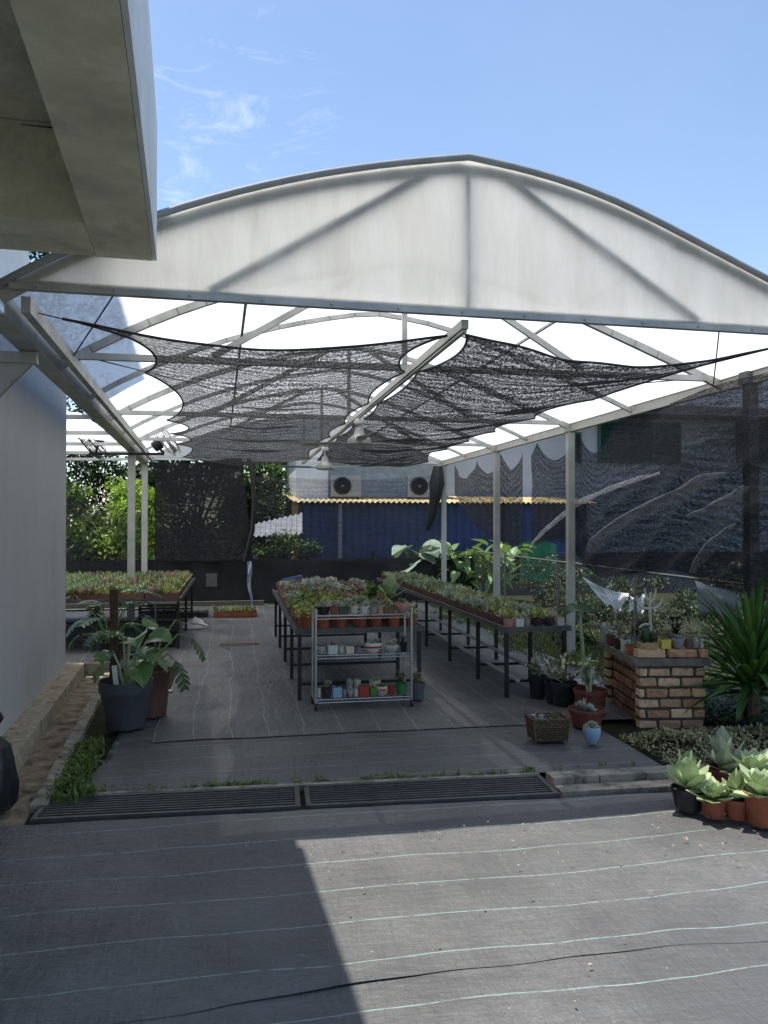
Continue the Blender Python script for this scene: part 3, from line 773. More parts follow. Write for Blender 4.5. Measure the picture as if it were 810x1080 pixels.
# torn white-blue plastic strip on the fence
p = [PY(u, v, 16.52) for u, v in ((262, 590), (263, 605), (264, 622), (265, 640))]
mb = MB(); mb.sheet(lambda a, b: tuple(p[0].lerp(p[3], b) + Vector(((a-.5)*.10*(1-.6*b) + .02*math.sin(b*9), .03*math.sin(b*14+a*3), 0))), 4, 20)
tag(mb.build('plastic_strip', M('pale_blue_plastic', (.22,.28,.34), .4), smooth=True), 'torn pale blue plastic strip dangling on the black fence', 'plastic strip')

# ================================================================ BACKGROUND: SHED, HOUSES, TREES
def corr(mb, x0, x1, y0, y1, z0, z1, amp, pitch):
    n = int((x1-x0)/pitch*6)
    mb.sheet(lambda a, b: (lerp(x0, x1, a), lerp(y0, y1, b), lerp(z0, z1, b) + amp*math.sin(2*math.pi*(x1-x0)*a/pitch)), n, 1)
A = PY(312, 530, 19.0); B = PY(622, 530, 19.0)
shd = thing('shed', 'low blue corrugated shed with rusty tin roof beyond the fence', 'shed', (A.x, 19.0, 0))
wdt = B.x - A.x
mb = MB(); n = int(wdt/.2*4)
mb.sheet(lambda a, b: (.08+(wdt-.1)*a, .12+.02*math.sin(2*math.pi*(wdt)*a/.2), lerp(-.03, 2.18, b)), n, 1); mb.build('wall', M('blue_sheeting', (.022,.045,.13), .5, .3, 1.5, dirt=(.02,.03,.07), dscale=1.5, dthr=.5), shd, smooth=True, angle=0)
mb = MB(); mb.box(.05, wdt, .2, 3.0, -.03, 2.15); mb.build('core', M('dark_blue_board', (.02,.03,.08), .7), shd)
rustm = M('rusty_tin', (.52,.42,.22), .7, .3, 4, .1, 40, dirt=(.2,.11,.05), dscale=3, dthr=.5)
mb = MB(); corr(mb, -.05, wdt+.2, -.15, 3.2, 2.16, 2.42, .022, .13); mb.build('roof', rustm, shd, smooth=True, angle=0)
p = PY(359, 560, 19.0); mb = MB(); mb.tube([(p.x-A.x, .06, 0), (p.x-A.x, .06, 2.12)], .05, 8); mb.build('drain_pipe', M('pipe_grey', (.25,.26,.28), .5), shd, smooth=True)
mb = MB(); mb.box(-.08, .06, .02, .14, -.03, 2.12); mb.build('corner_post', M('ochre_timber', (.36,.21,.07), .7), shd)
# lean-to
a, b = PY(266, 553, 18.2), PY(319, 541, 18.2); c, d = PY(266, 566, 17.6), PY(319, 563, 17.6)
mb = MB(); mb.sheet(lambda s, q: tuple(a.lerp(b, s).lerp(c.lerp(d, s), q) + Vector((0, 0, .02*math.sin(s*60)))), 60, 2)
th = tag(mb.build('lean_to_roof', M('grey_tin', (.20,.215,.23), .55, .2, 3), smooth=True, angle=0), 'small grey corrugated lean-to roof left of the blue shed', 'roof')
# white column house + AC units on the shed roof
A2 = PY(312, 470, 20.3); B2 = PY(346, 470, 20.3)
th = thing('building', 'white plastered house corner rising behind the blue shed', 'building', (A2.x, 20.3, 0))
mb = MB(); mb.box(0, B2.x-A2.x, 0, 4, -.03, 3.75); mb.build('wall', white_wall, th)
mb = MB(); mb.box(B2.x-A2.x+.003, PY(470, 470, 20.3).x-A2.x, .9, 4, -.03, 3.62); mb.build('side_wall', M('blue_grey_wall', (.40,.43,.46), .8), th)
mb = MB(); mb.box(-.15, PY(470, 470, 20.3).x-A2.x+.2, -.1, 4.2, 3.76, 3.9); mb.build('parapet', white_wall, th)
def ac(u, v, w, label):
    a, b = PY(u, v, 20.0), PY(u+w, v, 20.0); w_ = b.x-a.x; h_ = w_*.72
    th = thing('air_conditioner', label, 'air conditioner', (a.x, 20.0, 2.262), 0, 'air conditioner units on the shed roof')
    m = MB(); m.box(0, w_, 0, .3, .06, .06+h_); m.build('case', M('ac_case', (.30,.31,.32), .5, .1), th)
    for q in (.05, w_-.1):
        m = MB(); m.box(q, q+.05, .02, .28, 0, .058); m.build('foot', black_metal, th)
    cx, cz = w_*.36, .06+h_*.5
    rm = Matrix.Translation((cx, -.002, cz)) @ Matrix.Rotation(R(90), 4, 'X')
    m = MB(); m.lathe([(h_*.42, 0), (h_*.42, .02), (h_*.36, .025), (h_*.36, .004)], 24, m=rm); gr = m.build('fan_grille', black_metal, th, smooth=True)
    m = MB()
    for k in range(4): m.lathe([(h_*.09*(k+1)-.006, .026), (h_*.09*(k+1)-.006, .032), (h_*.09*(k+1), .032), (h_*.09*(k+1), .026)], 20, m=rm)
    m.lathe([(.04, .02), (.04, .034), (.02, .038)], 12, m=rm); m.build('grille_rings', M('ac_ring', (.10,.1,.1), .5), th)
ac(350, 510, 31, 'grey air conditioner outdoor unit nearest the white house corner')
ac(431, 510, 31, 'grey air conditioner outdoor unit left of the hanging net bundle')
# right neighbour house
hb = PY(470, 455, 22.0); he = PY(960, 455, 22.0)
hs = thing('house', 'two storey grey house with dark green louvred windows behind the side net', 'house', (hb.x, 22.0, 0))
mb = MB(); mb.box(0, he.x-hb.x, 0, 6, -.03, 7.2); mb.build('wall', M('house_render', (.42,.44,.48), .85, .08, 1), hs)
mb = MB(); mb.box(PY(560, 400, 22).x-hb.x, he.x-hb.x, -1.0, -.003, 4.75, 5.0); mb.build('eave', M('brown_eave', (.22,.17,.13), .8), hs)
glm = M('dark_green_louvre', (.014,.055,.045), .3, .3, 4)
def window(u0, v0, u1, v1, cols):
    a, b = PY(u0, v0, 21.95), PY(u1, v1, 21.95)
    fr = MB(); x0, x1, z1, z0 = a.x-hb.x, b.x-hb.x, a.z, b.z
    for i in range(cols+1):
        x = lerp(x0, x1, i/cols); fr.box(x-.03, x+.03, -.09, -.004, z0, z1)
    fr.box(x0-.03, x1+.03, -.10, -.005, z1, z1+.06); fr.box(x0-.03, x1+.03, -.10, -.005, z0-.06, z0)
    w = fr.build('window', M('green_frame', (.03,.09,.075), .5), hs)
    gl = MB(); n = 9
    for i in range(n):
        z = lerp(z0, z1, (i+.1)/n); gl.face([(x0, -.075, z), (x1, -.075, z), (x1, -.03, z+(z1-z0)/n*.95), (x0, -.03, z+(z1-z0)/n*.95)])
    gl.build('louvres', glm, w)
window(632, 446, 717, 487, 3); window(778, 447, 860, 487, 3)
window(606, 458, 612, 486, 1)

# chain link, boards and torn white tarpaulin to the right
def cl_mat():
    m = bpy.data.materials.new('chain_link_wire'); t = nt(m); uv = N(t, 'ShaderNodeTexCoord').outputs['UV']
    v = mapping(t, uv, (16, 16, 1), (0, 0, R(45))); sep = t.nodes.new('ShaderNodeSeparateXYZ'); t.links.new(v, sep.inputs[0])
    l = math_(t, 'MAXIMUM', math_(t, 'LESS_THAN', math_(t, 'FRACT', sep.outputs[0]), .09), math_(t, 'LESS_THAN', math_(t, 'FRACT', sep.outputs[1]), .09))
    d = N(t, 'ShaderNodeBsdfPrincipled'); d.inputs['Base Color'].default_value = (.12,.125,.12,1); d.inputs['Metallic'].default_value = .2; d.inputs['Roughness'].default_value = .5
    mx = N(t, 'ShaderNodeMixShader'); t.links.new(l, mx.inputs[0]); t.links.new(N(t, 'ShaderNodeBsdfTransparent').outputs[0], mx.inputs[1]); t.links.new(d.outputs[0], mx.inputs[2]); out(t, mx.outputs[0]); return m
cf_ = thing('chain_link_fence', 'grey chain link fence running along the right beyond the posts', 'fence', (5.0, 7.0, 0))
mb = MB(); mb.sheet(lambda a, b: (0, 10*a, .05+1.0*b), 10, 2, lambda a, b: (a*10, b*1.3)); mb.build('mesh', cl_mat(), cf_)
for y in (0, 2.5, 5, 7.5, 10):
    mb = MB(); mb.tube([(0.03, y, -.05), (.03, y, 1.12)], .02, 8); mb.build('post', M('dull_post', (.13,.13,.12), .6), cf_, smooth=True)
mb = MB(); mb.tube([(0.03, 0, 1.07), (.03, 10, 1.07)], .015, 6); mb.build('top_rail', M('dull_rail', (.12,.12,.11), .6), cf_)
a, b = PY(548, 568, 17.6), PY(588, 612, 17.6)
mb = MB(); mb.sheet(lambda s, q: (lerp(a.x, b.x, s), 17.6+.05*math.sin(s*14), lerp(a.z-.25*abs(s-.45), b.z, q)), 20, 6)
tag(mb.build('tarpaulin', M('green_tarp', (.02,.16,.075), .5, .2, 3), smooth=True), 'green tarpaulin hung behind the chain link fence', 'tarpaulin')
a, b = PY(528, 570, 18.0), PY(990, 650, 18.0)
mb = MB(); mb.box(a.x, b.x, 18.0, 18.1, -.03, a.z-.3); tag(mb.build('panel_wall', M('navy_board', (.04,.043,.06), .6, .3, 2)), 'dark navy board wall beyond the chain link fence', 'wall')
wt = M('white_tarp', (.85,.84,.80), .9, .06, 4, spec=.1)
gt = M('grey_tarp', (.22,.23,.23), .9, .15, 4)
def scrap(pts, Y, label):
    P = [PY(u, v, Y) for u, v in pts]; mb = MB()
    mb.sheet(lambda a, b: tuple(P[0].lerp(P[1], a).lerp(P[3].lerp(P[2], a), b) + Vector((0, .06*mnoise.noise(Vector((a*4, b*3, Y))), -.05*math.sin(math.pi*a)*(1-b) + .05*math.sin(a*7)*b))), 14, 10)
    tag(mb.build('tarpaulin', gt if 'grey' in label else wt, smooth=True, angle=0), label, 'tarpaulin', 'white tarpaulin scraps behind the pillar')
scrap(((614, 608), (664, 626), (655, 645), (640, 640)), 10.2, 'torn white tarpaulin hanging just right of the second post')
scrap(((664, 628), (680, 626), (679, 645), (663, 648)), 10.0, 'small white tarpaulin square left of the stick plant')
scrap(((733, 612), (790, 622), (792, 655), (738, 648)), 9.4, 'grey-white tarpaulin half hidden behind the spiky plant')

# trees
def crown(mb, c, rad, n, ls, seed, clumps=26, hollow=.45):
    rnd = random.Random(seed); cs = []
    for i in range(clumps):
        while True:
            v = Vector((rnd.uniform(-1,1), rnd.uniform(-1,1), rnd.uniform(-1,1)))
            if hollow < v.length < 1: break
        cs.append((Vector((c[0]+v.x*rad[0], c[1]+v.y*rad[1], c[2]+v.z*rad[2])), rnd.uniform(.16, .38)))
    for i in range(n):
        p0, s = rnd.choice(cs)
        d = Vector((rnd.gauss(0,1), rnd.gauss(0,1), rnd.gauss(0,1))).normalized()
        p = p0 + Vector((d.x*rad[0], d.y*rad[1], d.z*rad[2]))*s*rnd.random()**.5*1.2
        dr = Vector((rnd.gauss(0,1), rnd.gauss(0,1), rnd.gauss(-.4,.8)))
        mb.quadleaf(p, dr, Vector((rnd.gauss(0,.6), rnd.gauss(0,.6), 1)), ls*rnd.uniform(.7, 1.5), ls*rnd.uniform(.35, .6))
    return cs
tree_leaf = M('tree_leaf', (.055,.10,.025), .45, .3, 3, island=.5, trans=.3)
dark_leaf = M('dark_tree_leaf', (.035,.06,.02), .45, .3, 3, island=.5, trans=.25)
bright_leaf = M('bush_leaf', (.27,.40,.055), .45, .25, 3, island=.45, trans=.4)
bark = M('bark', (.10,.075,.05), .9, .3, 8, .6, 30)
def tree(name, label, u, v, Y, rad, n, ls, mat, seed, clumps=30, cat='tree'):
    c = PY(u, v, Y)
    th = thing(name, label, cat, (c.x, Y, 0), 0, 'trees and bushes beyond the back fence')
    cc = (0, 0, c.z); rnd = random.Random(seed)
    mb = MB(); cs = crown(mb, cc, rad, n, ls, seed, clumps); mb.build('crown', mat, th)
    tr = MB(); r0 = .035*rad[2]+.03; top = max(.3, c.z - rad[2]*.2)
    tr.tube([(0, 0, -.05), (.04, .02, top*.4), (-.03, 0, top*.75), (0, 0, top)], [r0*1.25, r0, r0*.8, r0*.6], 8)
    for p, s in cs[:10]:
        mid = Vector((p.x*.45, p.y*.45, lerp(top*.7, p.z, .4)))
        tr.tube([(0, 0, top*.55), mid, p], [r0*.5, r0*.3, r0*.1], 5)
    tr.build('trunk', bark, th, smooth=True)
tree('bush', 'bright green sunlit bush behind the two left posts', 118, 552, 18.8, (1.15, .9, 1.0), 5200, .13, bright_leaf, 3, 34, 'bush')
tree('bush', 'mid green bush partly hidden by the grey wall at far left', 72, 560, 18.5, (.9, .8, .95), 3600, .12, tree_leaf, 4, 26, 'bush')
tree('tree', 'dark leafy tree rising at back left above the bright bush', 88, 500, 22.0, (2.6, 1.8, 2.1), 8000, .17, dark_leaf, 5, 44)
tree('tree', 'dark tree behind the dense black curtain', 205, 520, 21.5, (2.0, 1.6, 2.2), 7000, .17, dark_leaf, 6, 40)
tree('tree', 'sunlit green tree seen between the curtain and the white house', 285, 505, 24.0, (1.6, 1.4, 1.7), 6000, .17, bright_leaf, 8, 36)
tree('tree', 'green tree standing low behind the grey lean-to roof', 292, 545, 23.0, (1.3, 1.0, 1.4), 4200, .15, tree_leaf, 9, 28)
tree('bush', 'small bush under the grey lean-to beside the shed', 300, 578, 17.6, (.75, .4, .5), 1600, .10, tree_leaf, 10, 18, 'bush')
tree('tree', 'tall dark tree behind the upper white block at far left', 20, 300, 30.0, (4.2, 2.5, 3.6), 8000, .24, dark_leaf, 11, 44)

for i, (x, y, h, n, lab) in enumerate(((6.6, 9.2, .75, 1500, 'dark shrub behind the brick pillar below the net'), (4.95, 10.4, .55, 1000, 'low dark shrub beside the third post at the chain link fence'), (5.9, 7.4, .95, 2200, 'dark shrub behind the spiky plant at the right edge'), (5.6, 12.5, .7, 1200, 'dark shrub by the chain link fence in front of the green tarpaulin'),
        (6.9, 10.4, 1.0, 2400, 'taller dark shrub outside the fence behind the white tarpaulin'), (6.2, 11.4, .9, 2200, 'dark shrub outside the fence between two fence posts'), (6.3, 13.6, .9, 2200, 'dark shrub outside the fence below the green tarpaulin'), (6.5, 15.6, .9, 2000, 'farthest dark shrub outside the fence near the navy board wall'), (7.0, 8.2, 1.0, 2400, 'dark shrub far right beyond the spiky plant'))):
    th = thing('shrub', lab, 'shrub', (x, y, 0), 0, 'shrubs outside the side net')
    mb = MB(); cs = crown(mb, (0, 0, h*.55), (.75, .6, h*.5), n, .07, 50+i, 18); mb.build('foliage', dark_leaf, th)
    tr = MB()
    for p, s_ in cs[:8]: tr.tube([(0, 0, -.03), (p.x*.4, p.y*.4, p.z*.5), p], [.015, .01, .004], 5)
    tr.build('stems', bark, th)
# elephant-ear plants at the back right
ear_m = M('elephant_ear_leaf', (.20,.31,.12), .42, .2, 4, island=.3, trans=.3)
ear_g = M('glaucous_leaf', (.27,.36,.27), .45, .15, 4, island=.2, trans=.2)
HEART = [.55, .95, 1.0, .86, .6, .3, .02]
def big_leaf_plant(name, label, x, y, n, h, L, Wd, mat, seed, cat='plant', group=None, spread=.35, elv=(-50, 40)):
    th = thing(name, label, cat, (x, y, 0), 0, group); rnd = random.Random(seed); st = MB(); lf = MB()
    for i in range(n):
        a = rnd.random()*6.283; r = spread*rnd.uniform(.3, 1); hh = h*rnd.uniform(.3, 1.0)
        tip = Vector((math.cos(a)*r, math.sin(a)*r, hh))
        st.tube([(math.cos(a)*.03, math.sin(a)*.03, 0), (tip.x*.4, tip.y*.4, hh*.6), tip], [.018, .013, .008], 6)
        lf.blade(tip, a + rnd.gauss(0, .5), R(rnd.uniform(*elv)), L*rnd.uniform(.7, 1.15), Wd*rnd.uniform(.7, 1.1), R(rnd.uniform(20, 60)), 6, HEART, rnd.uniform(.05, .4), rnd.uniform(-.5, .5))
    st.build('stems', leafs['green'], th, smooth=True); lf.build('leaves', mat, th, smooth=True, angle=0)
    return th
p = G(447, 640); big_leaf_plant('elephant_ear_plant', 'broad glaucous elephant ear plant left of the farthest right post', 3.95, 17.0, 20, 1.18, .50, .46, ear_g, 21, group='big leaved plants at the back')
for i, (x, y, lab) in enumerate(((4.85, 16.9, 'bright green big leaved plant just right of the farthest right post'), (5.55, 16.6, 'bright green big leaved plant left of the second farthest post'))):
    big_leaf_plant('elephant_ear_plant', lab, x, y, 70, 1.2, .36, .20, ear_m, 22+i, group='big leaved plants at the back', spread=.55, elv=(-60, 70))

# ================================================================ POTS
def pot_mesh(name, rb, rt, h, mat, rim=.012, rimh=.02, k=16, sx=1, sy=1, rimless=False):
    m = MB(); t_ = min(.006, rt*.1)
    if rimless: pr = [(rb*.9, 0), (rb, .004), (rt, h), (rt-t_, h), (rt-t_*1.3, h*.8), (.004, h*.8)]
    else: pr = [(rb, 0), (rt-rim*.6, h-rimh), (rt, h-rimh+.001), (rt, h), (rt-t_, h), (rt-t_*1.6, h*.82), (.004, h*.82)]
    m.lathe(pr, k, sx=sx, sy=sy); o = m.build(name, mat, None, True, 35); me = o.data; bpy.data.objects.remove(o); return me
def square_mesh(name, wb, wt, d, h, mat):
    m = MB(); T = .006
    def ring(w, dd, z): return [(-w/2,-dd/2,z),(w/2,-dd/2,z),(w/2,dd/2,z),(-w/2,dd/2,z)]
    rs = [ring(wb, d*wb/wt, 0), ring(wt, d, h), ring(wt-2*T, d-2*T, h), ring(wt-2.5*T, d-2.5*T, h*.82)]
    m.face(list(reversed(rs[0])))
    for a, b in zip(rs, rs[1:]):
        for i in range(4): m.face([a[i], a[(i+1)%4], b[(i+1)%4], b[i]])
    m.face(rs[3]); o = m.build(name, mat, None); me = o.data; bpy.data.objects.remove(o); return me
def bowl_mesh(name, r, h, mat, sx=1, sy=1):
    m = MB(); m.lathe([(r*.5, 0), (r*.8, h*.25), (r*.98, h*.6), (r, h*.85), (r*.93, h), (r*.88, h), (r*.84, h*.8), (.004, h*.8)], 18, sx=sx, sy=sy)
    o = m.build(name, mat, None, True, 40); me = o.data; bpy.data.objects.remove(o); return me
def plant_mesh(kind, mat, seed, r=.06, name='plant'):
    rnd = random.Random(seed); m = MB()
    if kind == 'rosette':
        for ring in range(4):
            n = 9-ring; e0 = (8, 30, 52, 72)[ring]; L = r*(1.15, 1.0, .75, .5)[ring]
            for i in range(n):
                m.blade((0, 0, .004+.008*ring), 6.283*i/n + ring*.4 + rnd.gauss(0, .06), R(e0+rnd.gauss(0, 5)), L*rnd.uniform(.9, 1.1), L*.55, R(-18), 3, [.45, .9, 1.0, .12], .15, 0, r*.10)
    elif kind == 'cluster':
        for q in range(7):
            a = rnd.random()*6.283; d = r*.75*math.sqrt(rnd.random()); c = Vector((math.cos(a)*d, math.sin(a)*d, rnd.uniform(0, r*.5)))
            for i in range(11):
                m.blade(c, rnd.random()*6.283, R(rnd.uniform(15, 80)), r*rnd.uniform(.35, .55), r*.22, R(-10), 2, [.6, 1.0, .15], .1, 0, r*.05)
    elif kind == 'spiky':
        for i in range(26): m.blade((0, 0, 0), rnd.random()*6.283, R(rnd.uniform(20, 85)), r*rnd.uniform(.8, 1.5), r*.16, R(rnd.uniform(-10, 30)), 3, [.8, 1, .7, .03], .2, 0, r*.04)
    elif kind == 'trail':
        for i in range(70):
            a = rnd.random()*6.283; d = r*1.1*math.sqrt(rnd.random()); z = r*.5*(1-(d/(r*1.1))**2)+rnd.uniform(-.2, .25)*r
            m.blade((math.cos(a)*d, math.sin(a)*d, max(z, .0)), rnd.random()*6.283, R(rnd.uniform(-20, 70)), r*rnd.uniform(.25, .5), r*.2, R(20), 2)
    elif kind == 'cactus':
        for q in range(5):
            a = q*1.256; d = r*.45 if q else 0; m.lathe([(r*.2, 0), (r*.32, r*.3), (r*.33, r*.6), (r*.2, r*.85+r*.2*rnd.random()), (.002, r*.95)], 10, (math.cos(a)*d, math.sin(a)*d, 0))
    elif kind == 'paddle':
        for i in range(14):
            a = 6.283*i/14*3.3; e = R(15+5*i); m.blade((0, 0, .01*i*.5), a, e, r*rnd.uniform(1.3, 1.8), r*.85, R(-25), 4, [.35, .75, 1.0, .85, .2], .12, 0, r*.05)
    elif kind == 'upright':
        for s_ in range(5):
            a = rnd.random()*6.283; d = r*.35; top = Vector((math.cos(a)*d*1.6, math.sin(a)*d*1.6, r*rnd.uniform(1.2, 2.2)))
            m.tube([(math.cos(a)*d*.5, math.sin(a)*d*.5, 0), top], [r*.07, r*.04], 5)
            for i in range(14):
                q = Vector((0,0,0)).lerp(top, rnd.uniform(.3, 1)); m.blade(q, rnd.random()*6.283, R(rnd.uniform(0, 60)), r*rnd.uniform(.4, .7), r*.3, R(20), 2)
    elif kind == 'snow':
        for s_ in range(12):
            a = rnd.random()*6.283; e = R(rnd.uniform(35, 85)); L = r*rnd.uniform(1.0, 1.9); d = Vector((math.cos(a)*math.cos(e), math.sin(a)*math.cos(e), math.sin(e)))
            for i in range(12):
                q = d*L*rnd.uniform(.3, 1); m.blade(q, rnd.random()*6.283, R(rnd.uniform(-10, 70)), r*rnd.uniform(.35, .6), r*.22, R(30), 2)
    o = m.build(name, leafs[mat], None, kind in ('cactus',), 40); me = o.data; bpy.data.objects.remove(o); return me
SOILM = {}
def soil_mesh(r):
    k = round(r, 3)
    if k not in SOILM:
        m = MB(); m.lathe([(r*.98, 0), (r*.9, .003), (.003, .006)], 12); o = m.build('soil', potsoil, None); SOILM[k] = o.data; bpy.data.objects.remove(o)
    return SOILM[k]
def potted(name, label, loc, pot, h, r, plant, pscale=1.0, group=None, cat='potted plant', rz=0, lift=.0):
    th = thing(name, label, cat, loc, rz, group)
    link('pot', pot, th); link('soil', soil_mesh(r*.86), th, (0, 0, h*.82+.001))
    link('plant', plant, th, (0, 0, h*.84+lift), random.random()*6, pscale)
    return th

TC = pot_mesh('pot', .048, .066, .115, terracotta)
TCs = pot_mesh('pot', .040, .055, .085, terracotta)
KINDS = [('rosette','frost'),('rosette','grey'),('cluster','olive'),('cluster','frost'),('trail','yellow'),('spiky','green'),('cluster','pink'),('rosette','pink'),('trail','green'),('cactus','grey'),('cluster','yellow'),('rosette','olive')]
NAMES = {('rosette','frost'):'frosty green rosette',('rosette','grey'):'silver grey rosette',('cluster','olive'):'olive clump of stubby leaves',('cluster','frost'):'pale frosted clump',('trail','yellow'):'yellow-green creeping succulent',('spiky','green'):'spiky green succulent',('cluster','pink'):'dusky pink clump',('rosette','pink'):'rosy pink rosette',('trail','green'):'fresh green creeping succulent',('cactus','grey'):'grey stubby cactus',('cluster','yellow'):'yellow-green clump',('rosette','olive'):'olive green rosette'}
PM = {k: [plant_mesh(k[0], k[1], 100+i*7+j, .062) for j in range(2)] for i, k in enumerate(KINDS)}

# tables
def table(name, label, x0, x1, y0, y1, z, legs_y, rails=True, top=True, group='metal tables for the plants'):
    th = thing(name, label, 'table', (x0, y0, 0), 0, group); w, L = x1-x0, y1-y0
    m = MB(); m.box(0, w, 0, L, z-.012, z); m.build('tabletop', M('table_board', (.05,.05,.052), .6, .3, 4), th)
    m = MB(); m.box(-.026, -.002, -.026, L+.02, z-.04, z+.012); m.box(w+.002, w+.026, -.026, L+.02, z-.04, z+.012); m.box(-.0, w, -.026, -.003, z-.04, z+.010); m.build('rim', M('table_rim', (.10,.10,.098), .5, .2, 5, metal=.3), th)
    for i, ly in enumerate(legs_y):
        for x in (.02, w-.02):
            m = MB(); m.box(x-.018, x+.018, ly-y0-.018, ly-y0+.018, -.0, z-.042); m.build('leg', black_metal, th)
        if i % 1 == 0:
            m = MB(); m.bar((.04, ly-y0, .16), (w-.04, ly-y0, .16), .025, .025); m.build('crossbar', black_metal, th)
    return th
TZ = .68
table('plant_table', 'long black metal table in the centre crowded with terracotta pots', .60, 1.80, 7.62, 12.1, TZ, (7.66, 8.7, 9.8, 10.9, 12.0))
cg = 'potted succulents packed on the centre table'
protos = {}
rows, cols = 22, 7
rnd = random.Random(5)
for r_ in range(rows):
    y = 7.72 + r_*.192
    for c_ in range(cols):
        if r_ in (4, 5, 6) and c_ in (5, 6): continue
        x = .685 + c_*.172 + rnd.uniform(-.012, .012); yy = y + rnd.uniform(-.015, .015)
        if r_ < 9: pool = [0, 3, 4, 8, 10, 2, 1, 10, 0, 3]
        elif r_ < 15: pool = [4, 10, 2, 11, 0, 7, 6, 3]
        else: pool = [1, 6, 7, 1, 6, 9, 3]
        if c_ < 2 and r_ < 8: pool = [4, 8, 10, 4]
        k = KINDS[rnd.choice(pool)]
        far = 'back half' if r_ >= 11 else 'front half'
        lab = f'{NAMES[k]} in terracotta pot, {far} of centre table'
        key = (k, far, rnd.randrange(2))
        sc = rnd.uniform(.84, 1.22)
        if key not in protos:
            protos[key] = potted('potted_succulent', lab, (x, yy, TZ), TC, .115, .066, PM[k][key[2]], 1.62, cg, 'potted succulent', rnd.random()*6)
            protos[key].scale = (sc, sc, sc)
        else: dup(protos[key], (x, yy, TZ), rnd.random()*6, sc)
potted('potted_succulent', 'pale broad leaved paddle plant, tallest at the near right of centre table', (1.68, 8.60, TZ), pot_mesh('pot', .07, .09, .15, terracotta), .15, .09, plant_mesh('paddle', 'pale', 61, .10), 1.25, cg, 'potted succulent', 0, .06)
potted('potted_succulent', 'bushy green plant left of the tall paddle plant on centre table', (1.53, 8.85, TZ), pot_mesh('pot', .07, .09, .13, terracotta), .13, .09, plant_mesh('snow', 'green', 62, .12), 1.35, cg, 'potted succulent', 0)
# right table
table('plant_table', 'narrow black metal table along the right posts lined with seedling trays', 2.57, 3.20, 7.38, 14.3, TZ, (7.43, 8.35, 9.5, 10.7, 12.2, 13.9))
def tray_mesh(w, d, h, mat):
    m = MB(); T = .008
    m.box(-w/2, w/2, -d/2, d/2, 0, .008)
    m.box(-w/2, w/2, -d/2, -d/2+T, .008, h); m.box(-w/2, w/2, d/2-T, d/2, .008, h); m.box(-w/2, -w/2+T, -d/2+T, d/2-T, .008, h); m.box(w/2-T, w/2, -d/2+T, d/2-T, .008, h)
    for i in range(5):
        x = -w/2 + w*(i+.5)/5; m.box(x-.012, x+.012, -d/2-.004, -d/2-.0005, .01, h-.012)
    o = m.build('tray', mat, None); me = o.data; bpy.data.objects.remove(o); return me
def tray_plants(w, d, h, mats, seed, n=60, r=.03):
    rnd = random.Random(seed); m = MB()
    for q in range(n):
        c = Vector((rnd.uniform(-w/2+.02, w/2-.02), rnd.uniform(-d/2+.02, d/2-.02), h*.8)); mi = rnd.randrange(len(mats)); rr = r*rnd.choice([.45, .6, .8, 1, 1.1, 1.3, 1.8])
        for i in range(9):
            m.blade(c, rnd.random()*6.283, R(rnd.uniform(10, 85)), rr*rnd.uniform(.8, 1.3), rr*.5, R(-10), 2, [.6, 1.0, .1], .15, 0, 0, mi)
    m.box(-w/2+.01, w/2-.01, -d/2+.01, d/2-.01, h*.75, h*.78, len(mats))
    o = m.build('seedlings', [leafs[x] for x in mats]+[potsoil], None); me = o.data; bpy.data.objects.remove(o); return me
traym = M('brown_tray_plastic', (.085,.035,.025), .5, .3, 5, objvar=.3)
TRm = tray_mesh(.285, .40, .075, traym)
TRK = [('frost and olive', ['frost','olive','green']), ('pale green', ['frost','grey','frost']), ('dusky', ['pink','olive','frost']), ('yellow-green', ['yellow','olive','frost'])]
TRP = [tray_plants(.285, .40, .075, k[1], 300+i, 64, .045) for i, k in enumerate(TRK)]
rg = 'seedling trays on the right table'
pr = {}
rnd = random.Random(11)
for r_ in range(16):
    for c_ in range(2):
        i = rnd.randrange(4); half = 'near half' if r_ < 6 else 'far half'; side = 'inner' if c_ == 0 else 'outer'
        loc = (2.735 + c_*.30, 7.80 + r_*.413, TZ)
        lab = f'brown tray of {TRK[i][0]} seedlings, {side} row, {half} of right table'
        if (i, half, side) not in pr:
            th = thing('seedling_tray', lab, 'seedling tray', loc, 0, rg); link('tray', TRm, th); link('seedlings', TRP[i], th); pr[(i, half, side)] = th
        else: dup(pr[(i, half, side)], loc)

WHm = M('white_ceramic', (.62,.61,.57), .35, .06, 6, objvar=.05); GRc = M('grey_ceramic', (.32,.33,.32), .5, .15, 10)
paleg = M('pale_green_glaze', (.50,.56,.42), .35, .08, 5); pinkc = M('pink_glaze', (.48,.25,.22), .4, .12, 8); brownc = M('brown_glaze', (.15,.08,.05), .4, .2, 8)
creamc = M('cream_glaze', (.62,.55,.42), .4, .08, 8); redc = M('red_glaze', (.40,.05,.04), .35, .1, 8); greenc = M('green_glaze', (.05,.22,.09), .35, .15, 8)
bluec = M('pale_blue_glaze', (.30,.45,.58), .35, .1, 6); yellowc = M('yellow_glaze', (.62,.50,.09), .4, .1, 6); bgreyc = M('blue_grey_glaze', (.18,.23,.27), .4, .1, 6)
dgreen = M('dark_green_pot', (.06,.08,.045), .5, .2, 6); tanw = M('tan_wood', (.40,.26,.12), .6, .2, 12); purplec = M('dark_plum_pot', (.05,.035,.045), .5, .2)
